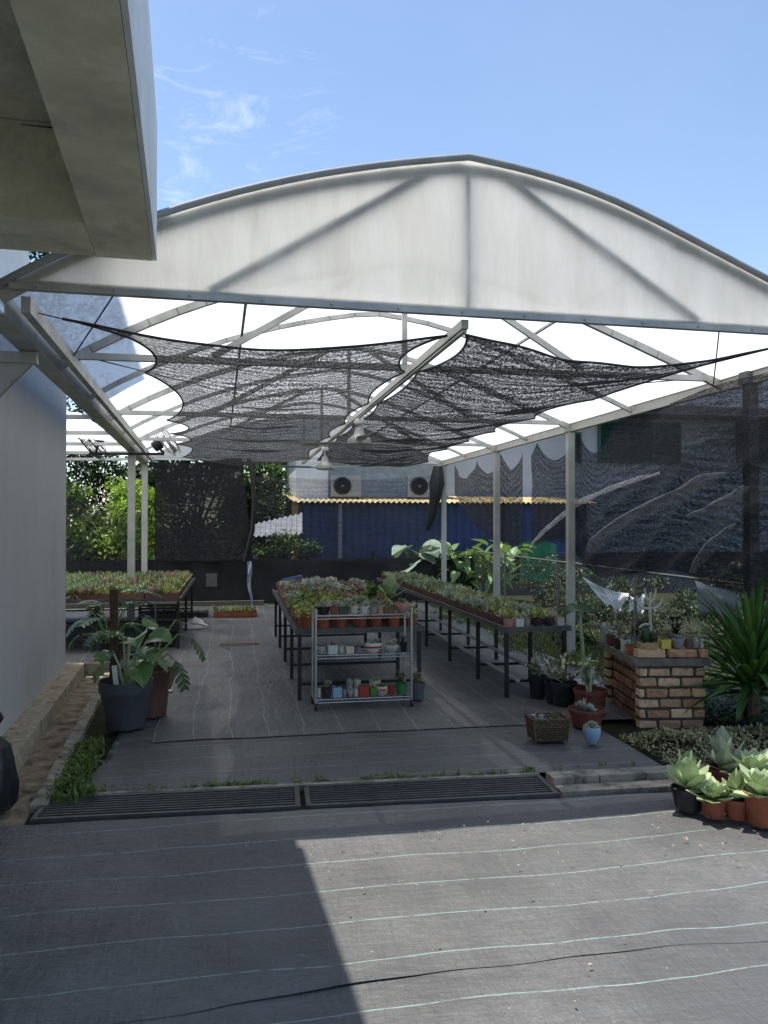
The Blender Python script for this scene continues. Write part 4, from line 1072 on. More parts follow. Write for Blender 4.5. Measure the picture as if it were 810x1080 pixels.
def px_pot(u, Y, w_px, h_px, z, shape, mat, plant, label, group, ps=1.0, rz=0, name='potted_succulent'):
    c = PY(u, 600, Y); d = Y*math.cos(TH) + c.x*math.sin(TH); w = w_px*d/F; h = h_px*d/F
    r = w/2
    if shape == 'round': me = pot_mesh('pot', r*.8, r, h, mat, rimless=True)
    elif shape == 'rim': me = pot_mesh('pot', r*.72, r, h, mat, rim=.006, rimh=h*.2)
    elif shape == 'bowl': me = bowl_mesh('pot', r, h, mat)
    elif shape == 'oval': me = bowl_mesh('pot', r, h, mat, 1, .62)
    elif shape == 'long': me = square_mesh('pot', w*.94, w, min(.12, w*.6), h, mat)
    else: me = square_mesh('pot', w*.93, w, w, h, mat)
    th = thing(name, label, 'potted plant', (c.x, Y, z), rz, group); link('pot', me, th)
    rs = r*.78*(.62 if shape in ('oval', 'long') else 1)
    if shape != 'square' and shape != 'long': link('soil', soil_mesh(rs), th, (0, 0, h*.82+.001))
    if plant: link('plant', plant_mesh(plant[0], plant[1], int(u*7), r*.95*ps), th, (0, 0, h*.84), random.random()*6)
    return th
fg = 'pots along the front edge of the right table'
for u, w, h, s, m_, pl, lab in ((536, 11, 9, 'round', pinkc, ('cluster','olive'), 'pinkish pot at the near left corner of the right table'), (547, 9, 9, 'square', WHm, ('rosette','frost'), 'white square pot second along the right table front'),
        (556, 7, 8, 'round', GRc, ('cluster','yellow'), 'small grey pot third along the right table front'), (567, 11, 9, 'round', purplec, ('trail','green'), 'wide dark plum pot left of its twin on the right table'),
        (579, 11, 9, 'round', purplec, ('cluster','frost'), 'wide dark plum pot right of its twin on the right table'), (590, 8, 9, 'square', WHm, ('spiky','olive'), 'white square pot at the near right corner of the right table')):
    px_pot(u, 7.46, w, h, TZ, s, m_, pl, lab, fg, 1.25)

# pipes lying under the right table
for x0_, x1_, lab in ((2.66, 2.72, 'long grey pipe resting on the right table crossbars, inner one'), (3.02, 3.10, 'long grey pipe resting on the right table crossbars, outer one')):
    mb = MB(); mb.tube([(x0_, 7.30, .191), (x1_, 13.6, .191)], .018, 8); tag(mb.build('pipe', M('grey_pipe', (.40,.41,.41), .4), smooth=True), lab, 'pipe', 'pipes lying under the right table')

# ================================================================ WIRE RACK
RX0, RX1, RY0, RY1 = PY(333, 700, 7.22).x, PY(434, 700, 7.22).x, 7.22, 7.52
rk = thing('wire_rack', 'chromed three tier wire rack on castors in front of the centre table', 'rack', (RX0, RY0, 0))
rw, rd = RX1-RX0, RY1-RY0
SZ = [.105, .50, .855]
for x in (0, rw):
    for y in (0, rd):
        m = MB(); m.tube([(x, y, .07), (x, y, .90)], .0125, 10); m.lathe([(.016, .885), (.016, .905), (.004, .91)], 10, (x, y, 0)); m.build('post', chrome, rk, smooth=True)
        m = MB(); m.lathe([(.03, -.011), (.032, 0), (.03, .011)], 14, m=Matrix.Translation((x, y, .032)) @ Matrix.Rotation(R(90), 4, 'Y')); m.box(x-.016, x+.016, y-.01, y+.01, .058, .075); m.build('castor', black_metal, rk)
for z in SZ:
    m = MB()
    for y in (0, rd):
        m.tube([(0, y, z-.005), (rw, y, z-.005)], .005, 6); m.tube([(0, y, z-.032), (rw, y, z-.032)], .005, 6)
        for k in range(24): x = rw*(k+.5)/24; m.tube([(x-rw/96, y, z-.03), (x+rw/96, y, z-.007)], .0022, 4)
    for x in (0, rw): m.tube([(x, 0, z-.005), (x, rd, z-.005)], .005, 6); m.tube([(x, 0, z-.032), (x, rd, z-.032)], .005, 6)
    for k in range(26): x = rw*(k+.5)/26; m.tube([(x, 0, z-.0025), (x, rd, z-.0025)], .0025, 4)
    m.build('shelf', chrome, rk)
rkY = 7.30; rg1, rg2, rg3 = 'pots on the top tier of the wire rack', 'pots on the middle tier of the wire rack', 'pots on the bottom tier of the wire rack'
rows_ = [
 (SZ[2], rg1, [
  (275, 62, 38, 'round', blackp, ('rosette','grey'), 'wide black pot at the left end of the rack top'),
  (326, 38, 36, 'square', M('rust_brown', (.20,.08,.045), .6, .2), ('rosette','pink'), 'rusty brown square pot second from left on the rack top'),
  (371, 46, 38, 'square', dgreen, ('cluster','frost'), 'dark green square pot left of the pale green one on the rack top'),
  (418, 44, 40, 'round', paleg, ('rosette','frost'), 'pale green round pot near the middle of the rack top'),
  (466, 44, 36, 'round', WHm, ('cluster','pink'), 'white round pot with dusky plants in the middle of the rack top'),
  (512, 38, 34, 'round', GRc, ('trail','olive'), 'grey pot right of the white pot on the rack top'),
  (545, 24, 30, 'square', tanw, ('rosette','grey'), 'narrow tan pot right of the grey pot on the rack top'),
  (588, 56, 30, 'long', brownc, ('cluster','frost'), 'low brown box planter beside the pink pot on the rack top'),
  (649, 68, 50, 'bowl', pinkc, ('cluster','olive'), 'big pink rounded pot at the right end of the rack top')]),
 (SZ[1], rg2, [
  (266, 44, 36, 'oval', GRc, ('cluster','olive'), 'grey oval pot at the left end of the middle tier'),
  (319, 46, 42, 'square', WHm, ('rosette','pink'), 'white square pot on the middle tier'),
  (360, 30, 34, 'round', paleg, ('cluster','frost'), 'small pale pot right of the white square one'),
  (400, 38, 34, 'square', creamc, ('cluster','pink'), 'cream square pot with reddish plant on the middle tier'),
  (437, 28, 26, 'round', bgreyc, ('upright','frost'), 'small blue-grey pot left of the red banded pot'),
  (596, 76, 34, 'oval', M('mint_glaze', (.42,.46,.40), .4, .1), ('cluster','frost'), 'long pale mint bowl on the middle tier'),
  (655, 36, 44, 'round', blackp, ('upright','dark'), 'black cup at the right end of the middle tier')]),
 (SZ[0], rg3, [
  (255, 16, 44, 'round', WHm, ('cluster','olive'), 'slim white pot at the left end of the bottom tier'),
  (290, 52, 46, 'round', purplec, ('snow','frost'), 'dark plum pot with pale flowers on the bottom tier'),
  (340, 42, 48, 'square', bluec, ('upright','dark'), 'pale blue square pot on the bottom tier'),
  (374, 22, 32, 'round', M('pinkish_stone', (.34,.27,.24), .7), ('cluster','grey'), 'small pinkish stone pot right of the blue pot'),
  (402, 30, 34, 'bowl', GRc, ('rosette','grey'), 'small grey bowl next to the cream pots on the bottom tier'),
  (430, 26, 30, 'round', creamc, ('cactus','grey'), 'small cream pot left of the red square pot'),
  (467, 42, 48, 'square', redc, ('cluster','olive'), 'dark red square pot on the bottom tier'),
  (506, 34, 38, 'round', M('bright_green_glaze', (.10,.27,.06), .4), ('spiky','green'), 'small bright green cup on the bottom tier'),
  (598, 34, 44, 'round', redc, ('spiky','green'), 'dark red round pot left of the large green pot'),
  (645, 62, 54, 'round', greenc, ('upright','green'), 'large green round pot at the right end of the bottom tier')])]
for z, gname, lst in rows_:
    for (x, w, h, s, m_, pl, lab) in lst: px_pot(280+x/4.5, rkY, w/4.5, h/4.5, z, s, m_, pl, lab, gname, 1.05)
# second line behind, bottom tier
px_pot(280+400/4.5, rkY+.13, 34/4.5, 60/4.5, SZ[0], 'round', GRc, ('rosette','grey'), 'taller grey pot behind the small bowls on the bottom tier', rg3)
px_pot(280+436/4.5, rkY+.13, 34/4.5, 64/4.5, SZ[0], 'round', creamc, ('cluster','frost'), 'taller cream pot behind the small cream one on the bottom tier', rg3)
px_pot(280+520/4.5, rkY+.14, 56/4.5, 58/4.5, SZ[0], 'round', creamc, ('cluster','yellow'), 'taller tan pot behind the bright green cup', rg3)
px_pot(280+520/4.5, rkY+.14, 60/4.5, 38/4.5, SZ[2], 'round', GRc, ('rosette','grey'), 'grey pot behind the front line on the rack top', rg1)
# red-banded pot and cream pot with T
th = px_pot(280+511/4.5, rkY, 82/4.5, 44/4.5, SZ[1], 'oval', WHm, ('cluster','frost'), 'white oval pot with a red band on the middle tier', rg2, .9)
d_ = 7.45; r_ = 82/4.5*d_/F/2; h_ = 44/4.5*d_/F
m = MB(); m.lathe([(r_*.985, h_*.48), (r_*1.015, h_*.5), (r_*1.02, h_*.68), (r_*.99, h_*.70)], 18, sx=1, sy=.62); m.build('red_band', redc, th, smooth=True)
th = px_pot(280+553/4.5, rkY, 54/4.5, 44/4.5, SZ[0], 'bowl', creamc, ('cluster','olive'), 'cream rounded pot with a red T mark on the bottom tier', rg3)
r_ = 54/4.5*d_/F/2; h_ = 44/4.5*d_/F
m = MB(); m.box(-r_*.42, r_*.5, -r_*1.03, -r_*.88, h_*.62, h_*.76); m.box(r_*.08, r_*.28, -r_*1.03, -r_*.86, h_*.34, h_*.618); m.build('letter_mark', redc, th)

# pale large leaf plant and bushy plant standing on the near right of the centre table
potted('potted_succulent', 'pale broad leaved paddle plant above the right end of the rack', (1.66, 8.75, TZ+.13), pot_mesh('pot', .06, .08, .13, terracotta), .13, .08, plant_mesh('paddle', 'pale', 61, .095), 1.0, cg, 'potted succulent') if False else None

# ================================================================ FLOOR POTS
def floor_pot(u, v, r, h, mat, plant, label, shape='rim', ps=1.0, group=None, name='potted_plant', k=20):
    p = G(u, v); p.y += r*.9
    p.z = .022
    me = {'rim': lambda: pot_mesh('pot', r*.78, r, h, mat, rim=r*.12, rimh=h*.18, k=k), 'bowl': lambda: bowl_mesh('pot', r, h, mat), 'round': lambda: pot_mesh('pot', r*.85, r, h, mat, rimless=True, k=k)}[shape]()
    th = thing(name, label, 'potted plant', p, 0, group); link('pot', me, th); link('soil', soil_mesh(r*.86), th, (0, 0, h*.82+.001))
    if plant: link('plant', plant_mesh(plant[0], plant[1], int(u), r*ps), th, (0, 0, h*.84), random.random()*6)
    return th
floor_pot(442, 741, .075, .15, M('dark_grey_pot', (.10,.11,.115), .6), ('upright', 'olive'), 'grey pot with a small plant standing right of the wire rack', 'rim', .9)
bg_ = 'black pots at the end of the right table'
floor_pot(571, 739, .095, .20, blackp, ('snow', 'variegated'), 'black pot with a whitish plant, nearest the table leg', 'rim', 1.15, bg_)
floor_pot(587, 745, .085, .19, blackp, None, 'plain black pot wedged between two planted black pots', 'rim', 1, bg_)
floor_pot(600, 748, .125, .21, blackp, ('snow', 'variegated'), 'larger black pot with a cream leaved plant beside the pillar', 'rim', 1.2, bg_)
# wicker basket
p = G(584, 787); p.y += .12
bk = thing('basket_planter', 'woven brown basket planter with small succulents on the mat', 'basket', (p.x, p.y, .02), R(-3))
wick = M('wicker', (.13,.085,.045), .75, .35, 30, .3, 80, island=.3)
m = MB(); w0, w1, dd, hh = .24, .29, .20, .17
for j in range(9):
    f = (j+.5)/9; w = lerp(w0, w1, f); d2 = lerp(dd*.85, dd, f); z = .012+hh*f
    n = 14
    for (a, b) in (((-w/2, -d2/2), (w/2, -d2/2)), ((w/2, -d2/2), (w/2, d2/2)), ((w/2, d2/2), (-w/2, d2/2)), ((-w/2, d2/2), (-w/2, -d2/2))):
        pts = []
        for i in range(n+1):
            q = i/n; x, y = lerp(a[0], b[0], q), lerp(a[1], b[1], q); ph = .005*(1 if (i+j) % 2 else -1)
            nx, ny = (b[1]-a[1]), -(b[0]-a[0]); l = math.hypot(nx, ny); pts.append((x+nx/l*ph, y+ny/l*ph, z))
        m.tube(pts, .0085, 5)
m.build('basket_weave', wick, bk)
m = MB(); m.box(-w0/2+.02, w0/2-.02, -dd*.4, dd*.4, .0, .012); m.box(-w1/2+.025, w1/2-.025, -dd/2+.02, dd/2-.02, .125, .135); m.build('soil', potsoil, bk)
for x, y, z in ((-w1/2, -dd/2, 0), (w1/2, -dd/2, 0), (-w1/2, dd/2, 0), (w1/2, dd/2, 0)):
    m = MB(); m.tube([(x*.85, y*.87, .0), (x*1.01, y*1.02, .20)], .008, 6); m.build('corner_stake', wick, bk)
link('plant', plant_mesh('spiky', 'green', 5, .055), bk, (.05, .02, .14)); link('plant', plant_mesh('cluster', 'grey', 6, .07), bk, (-.07, .01, .135)); link('plant', plant_mesh('cluster', 'pink', 9, .05), bk, (.10, -.02, .135)); link('plant', plant_mesh('trail', 'frost', 8, .05), bk, (-.01, -.05, .135))
floor_pot(628, 789, .068, .125, None or bluec, ('rosette', 'frost'), 'small sky blue ceramic pot with a rosette in front of the red bowl', 'bowl', .9)
redbowl = M('red_brown_plastic', (.17,.05,.035), .5, .2, 6)
floor_pot(626, 772, .15, .14, redbowl, ('cluster', 'grey'), 'wide red-brown bowl behind the blue pot', 'rim', .7, 'red-brown bowls beside the pillar')
floor_pot(630, 757, .15, .20, redbowl, ('upright', 'frost'), 'taller red-brown bowl with ruffled plant next to the pillar', 'rim', 1.0, 'red-brown bowls beside the pillar')
# sunlit pots at right
sg = 'sunlit potted succulents at the kerb'
def sun_pot(x, y, r, h, mat, kind, pm, label, ps): 
    th = thing('potted_succulent', label, 'potted succulent', (x, y, .012), random.random()*6, sg); link('pot', pot_mesh('pot', r*.72, r, h, mat, rim=r*.14, rimh=h*.2, k=24), th); link('soil', soil_mesh(r*.86), th, (0, 0, h*.82+.001))
    link('plant', plant_mesh(kind, pm, int(x*100), r*ps), th, (0, 0, h*.86)); return th
def gp(u, v, r): q = G(u, v); return q.x + .02, q.y + r
x, y = gp(733, 862, .10); sun_pot(x, y, .102, .125, blackp, 'paddle', 'pale', 'black pot with yellow-green fleshy leaves, leftmost of the sunlit pots', 1.15)
x, y = gp(757, 868, .07); sun_pot(x, y, .075, .11, terracotta, 'rosette', 'pale', 'small terracotta pot with a pale rosette beside the black sunlit pot', 1.75)
x, y = gp(783, 870, .08); sun_pot(x, y, .083, .115, terracotta, 'paddle', 'pale', 'terracotta pot with cupped pale leaves between two sunlit pots', .9)
x, y = gp(814, 878, .10); sun_pot(x, y, .112, .18, terracotta, 'rosette', 'pale', 'large terracotta pot with a big pale rosette at the right edge', 1.6)
x, y = gp(770, 846, .10); sun_pot(x, y, .105, .17, redbowl, 'paddle', 'frost', 'reddish pot with tall blue-green paddle leaves behind the sunlit pots', 1.15)
x, y = gp(800, 850, .09); sun_pot(x, y, .10, .18, terracotta, 'rosette', 'pale', 'terracotta pot with pale rosette at the back right of the sunlit pots', 1.7)

# ================================================================ BRICK PILLAR
pc = G(674, 768); PRZ = R(-9)
bp = thing('brick_pillar', 'rough brick barbecue pillar with a stone slab on top', 'brick pillar', (pc.x, pc.y, 0), PRZ)
PW, PD = .56, .98
m = MB(); rndb = random.Random(2)
def course(x0, x1, y0, y1, z, off, along='x', bl=.185, bh=.070, jit=.009, mi=0):
    L = (x1-x0) if along == 'x' else (y1-y0); q = -off
    while q < L-.02:
        a, b = max(0, q), min(L, q+bl)
        if b-a > .04:
            j = rndb.uniform(-jit, jit); e = .006
            if along == 'x': bev(m, x0+a+e, x0+b-e, y0+j, y1, z+.005, z+bh+rndb.uniform(-.003, .002), mi)
            else: bev(m, x0+j, x1, y0+a+e, y0+b-e, z+.005, z+bh+rndb.uniform(-.003, .002), mi)
        q += bl+.008
def bev(mb, x0, x1, y0, y1, z0, z1, mi, c=.007):
    def ring(i, z): return [(x0+i,y0,z),(x1-i,y0,z),(x1,y0+i,z),(x1,y1-i,z),(x1-i,y1,z),(x0+i,y1,z),(x0,y1-i,z),(x0,y0+i,z)]
    def ring2(z): return [(x0+2*c,y0+c,z),(x1-2*c,y0+c,z),(x1-c,y0+2*c,z),(x1-c,y1-2*c,z),(x1-2*c,y1-c,z),(x0+2*c,y1-c,z),(x0+c,y1-2*c,z),(x0+c,y0+2*c,z)]
    w = rndb.uniform(-.004, .004)
    rs = [ring2(z0), ring(c, z0+c), ring(c, z1-c), ring2(z1)]
    n = len(mb.v)
    for r in rs: mb.v += [(p[0]+rndb.uniform(-.0045, .0045), p[1]+rndb.uniform(-.0045, .0045), p[2]+rndb.uniform(-.003, .003)) for p in r]
    for k in range(3):
        for i in range(8):
            mb.f.append((n+k*8+i, n+k*8+(i+1)%8, n+(k+1)*8+(i+1)%8, n+(k+1)*8+i)); mb.mi.append(mi)
    mb.f.append(tuple(n+i for i in reversed(range(8)))); mb.mi.append(mi); mb.f.append(tuple(n+24+i for i in range(8))); mb.mi.append(mi)
NC = 6; CP = .0865
for c_ in range(NC): course(0, PW, 0, .105, -.01+c_*CP, .11*(c_ % 2)+.03*rndb.random())
m.build('front_brickwork', brickm, bp)
m = MB()
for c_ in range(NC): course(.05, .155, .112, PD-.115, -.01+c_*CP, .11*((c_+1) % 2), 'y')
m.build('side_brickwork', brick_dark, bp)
m = MB()
for c_ in range(NC): course(0, PW, PD-.11, PD, -.01+c_*CP, .11*(c_ % 2)+.02)
m.build('back_brickwork', brickm, bp)
m = MB(); m.box(.012, PW-.012, .016, .10, -.03, .505); m.box(.062, .15, .114, PD-.117, -.03, .505); m.box(.012, PW-.012, PD-.10, PD-.012, -.03, .505); m.build('mortar', mortar, bp)
m = MB(); ncut = 12
m.box(-.05, PW+.03, -.03, PD+.02, .512, .572); m.build('slab', slab_m, bp)
m = MB()
course(-.02, PW+.02, -.01, .10, .574, .0, bl=.25, bh=.07); m.build('top_bricks', brickm, bp)
def on_pillar(x, y, z=.574):
    v = Matrix.Rotation(PRZ, 3, 'Z') @ Vector((x, y, 0)); return (pc.x+v.x, pc.y+v.y, z)
pg = 'pots on the brick pillar'
def ppot(x, y, z, shape, r, h, mat, kind, pm, label, ps=1.0):
    me = {'round': lambda: pot_mesh('pot', r*.85, r, h, mat, rimless=True), 'bowl': lambda: bowl_mesh('pot', r, h, mat), 'square': lambda: square_mesh('pot', r*1.9, r*2, r*2, h, mat), 'long': lambda: square_mesh('pot', r*1.9, r*2, r*1.2, h, mat)}[shape]()
    th = thing('potted_succulent', label, 'potted plant', on_pillar(x, y, z), PRZ, pg); link('pot', me, th)
    if shape in ('round', 'bowl'): link('soil', soil_mesh(r*.8), th, (0, 0, h*.82))
    if kind: link('plant', plant_mesh(kind, pm, int(x*100+y*50)+9, r*ps), th, (0, 0, h*.84))
ZT = .648
ppot(.09, .05, ZT, 'long', .075, .05, tanw, 'cluster', 'dark', 'tan wooden box planter at the left of the pillar top bricks')
ppot(.235, .05, ZT, 'square', .04, .075, yellowc, 'cluster', 'green', 'yellow square pot on the pillar')
ppot(.345, .05, ZT, 'bowl', .052, .085, M('grey_stone_pot', (.25,.26,.27), .7, .2, 12), 'cluster', 'grey', 'grey stone ball pot right of the yellow pot')
ppot(.435, .05, ZT, 'round', .034, .07, M('dusky_brown_pot', (.17,.10,.085), .7, .2), 'cluster', 'pink', 'dusky brown pot right of the grey ball pot', 1.1)
ppot(.495, .05, ZT, 'bowl', .03, .06, GRc, 'rosette', 'grey', 'little grey pot near the right end of the pillar')
ppot(.55, .06, ZT, 'round', .018, .075, WHm, None, None, 'slim white cup at the right end of the pillar')
ppot(.0, .20, .574, 'round', .045, .08, terracotta, 'trail', 'green', 'terracotta pot with trailing stems at the pillar slab corner', 1.2)
ppot(.01, .36, .574, 'square', .035, .10, WHm, 'spiky', 'dark', 'white square cup on the left edge of the slab')
ppot(.0, .50, .574, 'round', .05, .085, blackp, 'cluster', 'frost', 'black round pot on the left edge of the slab')
ppot(-.005, .70, .574, 'round', .05, .10, M('rust_pot', (.15,.055,.04), .7, .2), 'rosette', 'frost', 'rust coloured pot at the far left of the slab', 1.2)
ppot(.0, .88, .574, 'round', .06, .15, GRc, 'cactus', 'grey', 'taller grey pot at the far end of the slab')
ppot(.20, .30, .574, 'round', .07, .09, blackp, 'cactus', 'dark', 'low black pot with dark stubby cacti behind the tan planter', 1.5)
ppot(.42, .32, .574, 'round', .07, .12, dgreen, 'upright', 'dark', 'dark green pot with leafy plant behind the stone ball', 1.3)
ppot(.16, .55, .574, 'round', .07, .10, GRc, 'upright', 'dark', 'grey pot with dark foliage in the middle of the slab', 1.0)
# stick-like pale succulent tree on the slab
ep = thing('candelabra_plant', 'tall pale candelabra succulent with curved arms on the pillar', 'plant', on_pillar(.26, .45), PRZ)
link('pot', pot_mesh('pot', .05, .06, .09, WHm, rimless=True), ep); link('soil', soil_mesh(.05), ep, (0, 0, .076))
m = MB()
m.tube([(0, 0, .07), (.005, 0, .2), (-.005, 0, .35), (.0, 0, .50)], [.013, .012, .013, .010], 8)
for (z, dx, up, r_) in ((.36, -.13, .10, .012), (.36, .11, .09, .011), (.44, -.05, .10, .011), (.42, .05, .12, .012), (.22, -.10, -.03, .011)):
    m.tube([(0, 0, z), (dx*.45, .01, z+.0*up), (dx*.8, .0, z+up*.35), (dx, 0, z+up)], [r_*.8, r_, r_, r_*.5], 7)
m.build('branches', M('pale_stem', (.55,.55,.45), .6, .2), ep, smooth=True)
# dry wiry branches over the slab
m = MB(); r3 = random.Random(8)
for i in range(12):
    x = r3.uniform(.0, .5); y = r3.uniform(.2, .6); a = r3.uniform(-.5, .5)
    m.tube([(x, y, .574), (x+a*.3, y, .574+.12), (x+a*.7, y-.05, .574+r3.uniform(.15, .32)), (x+a*1.0, y-.1, .574+r3.uniform(.05, .25))], [.004, .003, .003, .001], 5)
tag(m.build('dry_branches', M('dry_twig', (.16,.13,.09), .9), loc=(pc.x, pc.y, 0), rz=PRZ), 'thin dry twigs arching over the pillar pots', 'branches')

# alocasia left of pillar
p = G(632, 752); th = thing('alocasia', 'single leaved plant with a tall pale stalk beside the brick pillar', 'plant', (3.30, 7.25, 0))
link('pot', pot_mesh('pot', .10, .12, .16, blackp), th); m = MB(); m.lathe([(.125,.16),(.135,.165),(.125,.172),(.118,.165)], 20); m.build('white_ring', WHm, th)
m = MB(); a = Vector((0, 0, .13)); m.tube([a, (-.01, 0, .5), (-.03, 0, .74), (-.02, 0, .86)], [.022, .018, .013, .008], 8); m.build('stalk', leafs['pale'], th, smooth=True)
m = MB(); m.blade((-.02, 0, .86), R(10), R(-5), .26, .24, R(40), 6, HEART, .2, .3); m.blade((-.02, 0, .86), R(190), R(10), .24, .15, R(70), 6, HEART, .3, -.4); m.build('leaf', leafs['dark'], th, smooth=True, angle=0)

# yucca / spiky plant
yp = PY(794, 730, 5.95)
th = thing('spiky_plant', 'big green sword leaved plant at the right edge behind the pillar', 'plant', (yp.x, 5.95, 0))
m = MB(); m.tube([(0, 0, -.03), (.01, 0, .3), (0, 0, .55)], [.055, .05, .04], 8); m.build('trunk', bark, th, smooth=True)
m = MB(); r4 = random.Random(4)
for i in range(150):
    z = r4.uniform(.28, .60); a = r4.random()*6.283; e = R(r4.uniform(25, 88)) if z > .4 else R(r4.uniform(-5, 55))
    m.blade((math.cos(a)*.03, math.sin(a)*.03, z), a, e, r4.uniform(.52, .78), .056, R(r4.uniform(5, 55)), 6, [.6, .9, 1, .95, .8, .5, .03], .35)
m.build('leaves', M('sword_leaf', (.07,.15,.04), .42, .25, 6, island=.35, trans=.25), th)

# low leafy plants right of the pillar
m = MB()
for i in range(70): broad_weed(m, random.uniform(3.95, 5.2), random.uniform(5.7, 6.7), 0, 18, random.uniform(.08, .26), .06)
tag(m.build('undergrowth', leafs['dark']), 'dark leafy undergrowth between the pillar and the right edge', 'undergrowth', kind='stuff')
m = MB()
for i in range(6500):
    x = random.uniform(2.98, 5.6); yl, yh = 5.12, 5.95
    y = random.uniform(yl, yh); k = max(0, 1-((y-5.5)/.45)**2)*min(1, max(.0, (x-2.9)/.35)); z = .14*k*(.75+.5*mnoise.noise(Vector((x*3, y*3, 0))))
    if k <= .02: continue
    m.blade((x, y, max(0, z*random.uniform(.5, 1.05))), random.random()*6.283, R(random.uniform(-10, 70)), random.uniform(.022, .04), random.uniform(.012, .02), R(20), 2)
tag(m.build('ground_cover', M('creeper_leaf', (.24,.27,.12), .6, .3, 6, island=.4, trans=.15, hueto=(.36,.31,.19))), 'mounded tan-green creeping ground cover in front of the pillar', 'ground cover', kind='stuff')

# ================================================================ LEFT PLANT GROUP
mp = Vector((-.865, 6.92, 0))
th = thing('monstera', 'split leaved climbing plant on a brown stake in a large black pot', 'potted plant', (mp.x, mp.y, .02))
link('pot', pot_mesh('pot', .155, .215, .38, charcoal, rim=.02, rimh=.09, k=28), th); link('soil', soil_mesh(.19), th, (0, 0, .318))
pebb = MB(); r5 = random.Random(3)
for i in range(60):
    a = r5.random()*6.283; d = .17*math.sqrt(r5.random()); s_ = r5.uniform(.007, .014); pebb.lathe([(s_*.5, 0), (s_, s_*.5), (s_*.5, s_)], 6, (math.cos(a)*d, math.sin(a)*d, .322))
pebb.build('pebbles', M('pebbles', (.30,.28,.25), .8, .3, 30, island=.4), th)
m = MB(); m.box(-.125, -.065, -.03, .03, .30, 1.12); m.build('stake', M('coir_stake', (.075,.045,.03), .95, .35, 25, .8, 80), th)
m = MB(); m.box(-.045, -.005, -.10, -.09, .34, .52, m=Matrix.Rotation(R(-6), 4, 'Y')); m.build('plant_tag', WHm, th)
mons = M('split_leaf', (.14,.24,.085), .24, .2, 4, island=.2, trans=.25)
def split_leaf(m, p, az, el, L, W, droop, fingers=6, depth=.55, twist=0):
    """one leaf with deep side lobes: midrib strip plus separate fingers"""
    p = Vector(p); n = 8; c = Vector((-math.sin(az), math.cos(az), 0)); pos = []; 
    for i in range(n+1):
        t_ = i/n; e = el-droop*t_; d = Vector((math.cos(az)*math.cos(e), math.sin(az)*math.cos(e), math.sin(e))); up = Vector((-math.cos(az)*math.sin(e), -math.sin(az)*math.sin(e), math.cos(e)))
        pos.append((p.copy(), d, up)); p = p + d*(L/n)
    for sgn in (-1, 1):
        for k in range(fingers):
            t0 = (k+.08)/fingers; t1 = (k+.92)/fingers
            def at(t_):
                i = min(int(t_*n), n-1); f = t_*n-i; return pos[i][0].lerp(pos[i+1][0], f), pos[i][1], pos[i][2]
            (a, d, u), (b, d2, u2) = at(t0), at(min(t1, 1)); wv = W*.5*math.sin(math.pi*(.18+.72*(t0+t1)/2))**.7
            cc = (c*math.cos(twist) + u*math.sin(twist))*sgn
            dirv = (cc*.9 + d*.45).normalized(); ins = lerp(0, wv, 1-depth)
            a1, b1 = a+dirv*ins, b+dirv*ins; fw = (b1-a1)*.30
            dn = -u*.12*wv
            a2, b2 = a+dirv*wv*.8+fw*.3+dn, b+dirv*wv*.8-fw*.1+dn; tip = a.lerp(b, .6)+dirv*wv*1.02+dn*1.6
            k0 = len(m.v); m.v += [tuple(x) for x in (a - d*.005, b + d*.005, b1, a1, b2, a2, tip)]
            q = [(0,1,2,3), (3,2,4,5), (5,4,6)]
            for f in q: m.f.append(tuple(k0+i for i in (f if sgn > 0 else reversed(f)))); m.mi.append(0)
lv = MB(); st = MB()
LV = [(.06, -.12, .80, -70, 25, .24, .27), (.22, -.08, .80, -20, 25, .25, .28), (-.02, -.08, .86, 215, 25, .17, .18), (-.12, -.10, .72, 230, 0, .18, .18), (.22, .0, .66, 10, -10, .22, .22), (.12, -.12, .60, -60, -20, .24, .22), (-.14, .05, .60, 190, -15, .22, .20), (.02, .1, .78, 110, 20, .24, .24), (.20, .12, .88, 50, 10, .24, .25), (.10, .02, .70, -30, 10, .22, .24)]
for (x, y, z, az, el, L, W_) in LV:
    z -= .09; L *= .88; W_ *= .86
    st.tube([(x*.12, y*.12, .32), (x*.45, y*.45, .32+(z-.32)*.65), (x*.8, y*.8, z)], [.012, .010, .007], 6)
    if L > .206: lv.blade((x*.8, y*.8, z), R(az), R(el), L*1.05, W_*1.15, R(75), 6, HEART, .18, .35 if x > 0 else -.3)
    else: split_leaf(lv, (x*.8, y*.8, z), R(az), R(el), L, W_*1.25, R(55), 4, .22, .25 if x > 0 else -.2)
st.build('stems', leafs['pale'], th, smooth=True); lv.build('leaves', mons, th)
# philodendron with fingered leaves behind right
th = thing('philodendron', 'fingered leaf plant in a brown pot leaning right behind the black pot', 'potted plant', (-.72, 7.3, .02))
link('pot', pot_mesh('pot', .15, .19, .40, M('brown_pot', (.10,.05,.035), .5, .2), rim=.016, rimh=.04, k=24), th); link('soil', soil_mesh(.16), th, (0, 0, .33))
lv = MB(); st = MB()
for (x, y, z, az, el, L, W_) in ((.24, -.25, .50, -35, -50, .26, .22), (.34, .25, .62, -20, -40, .24, .2), (.30, .32, .74, 30, 5, .20, .2)):
    st.tube([(x*.05, y*.05, .33), (x*.3, y*.3, .33+(z-.33)*.7), (x*.7, y*.7, z+.05), (x, y, z)], [.009, .008, .007, .005], 6)
    split_leaf(lv, (x, y, z), R(az), R(el), L, W_, R(35), 5, .72)
st.build('stems', leafs['green'], th, smooth=True); lv.build('leaves', M('finger_leaf', (.05,.10,.035), .4, .2, 4, trans=.2), th)
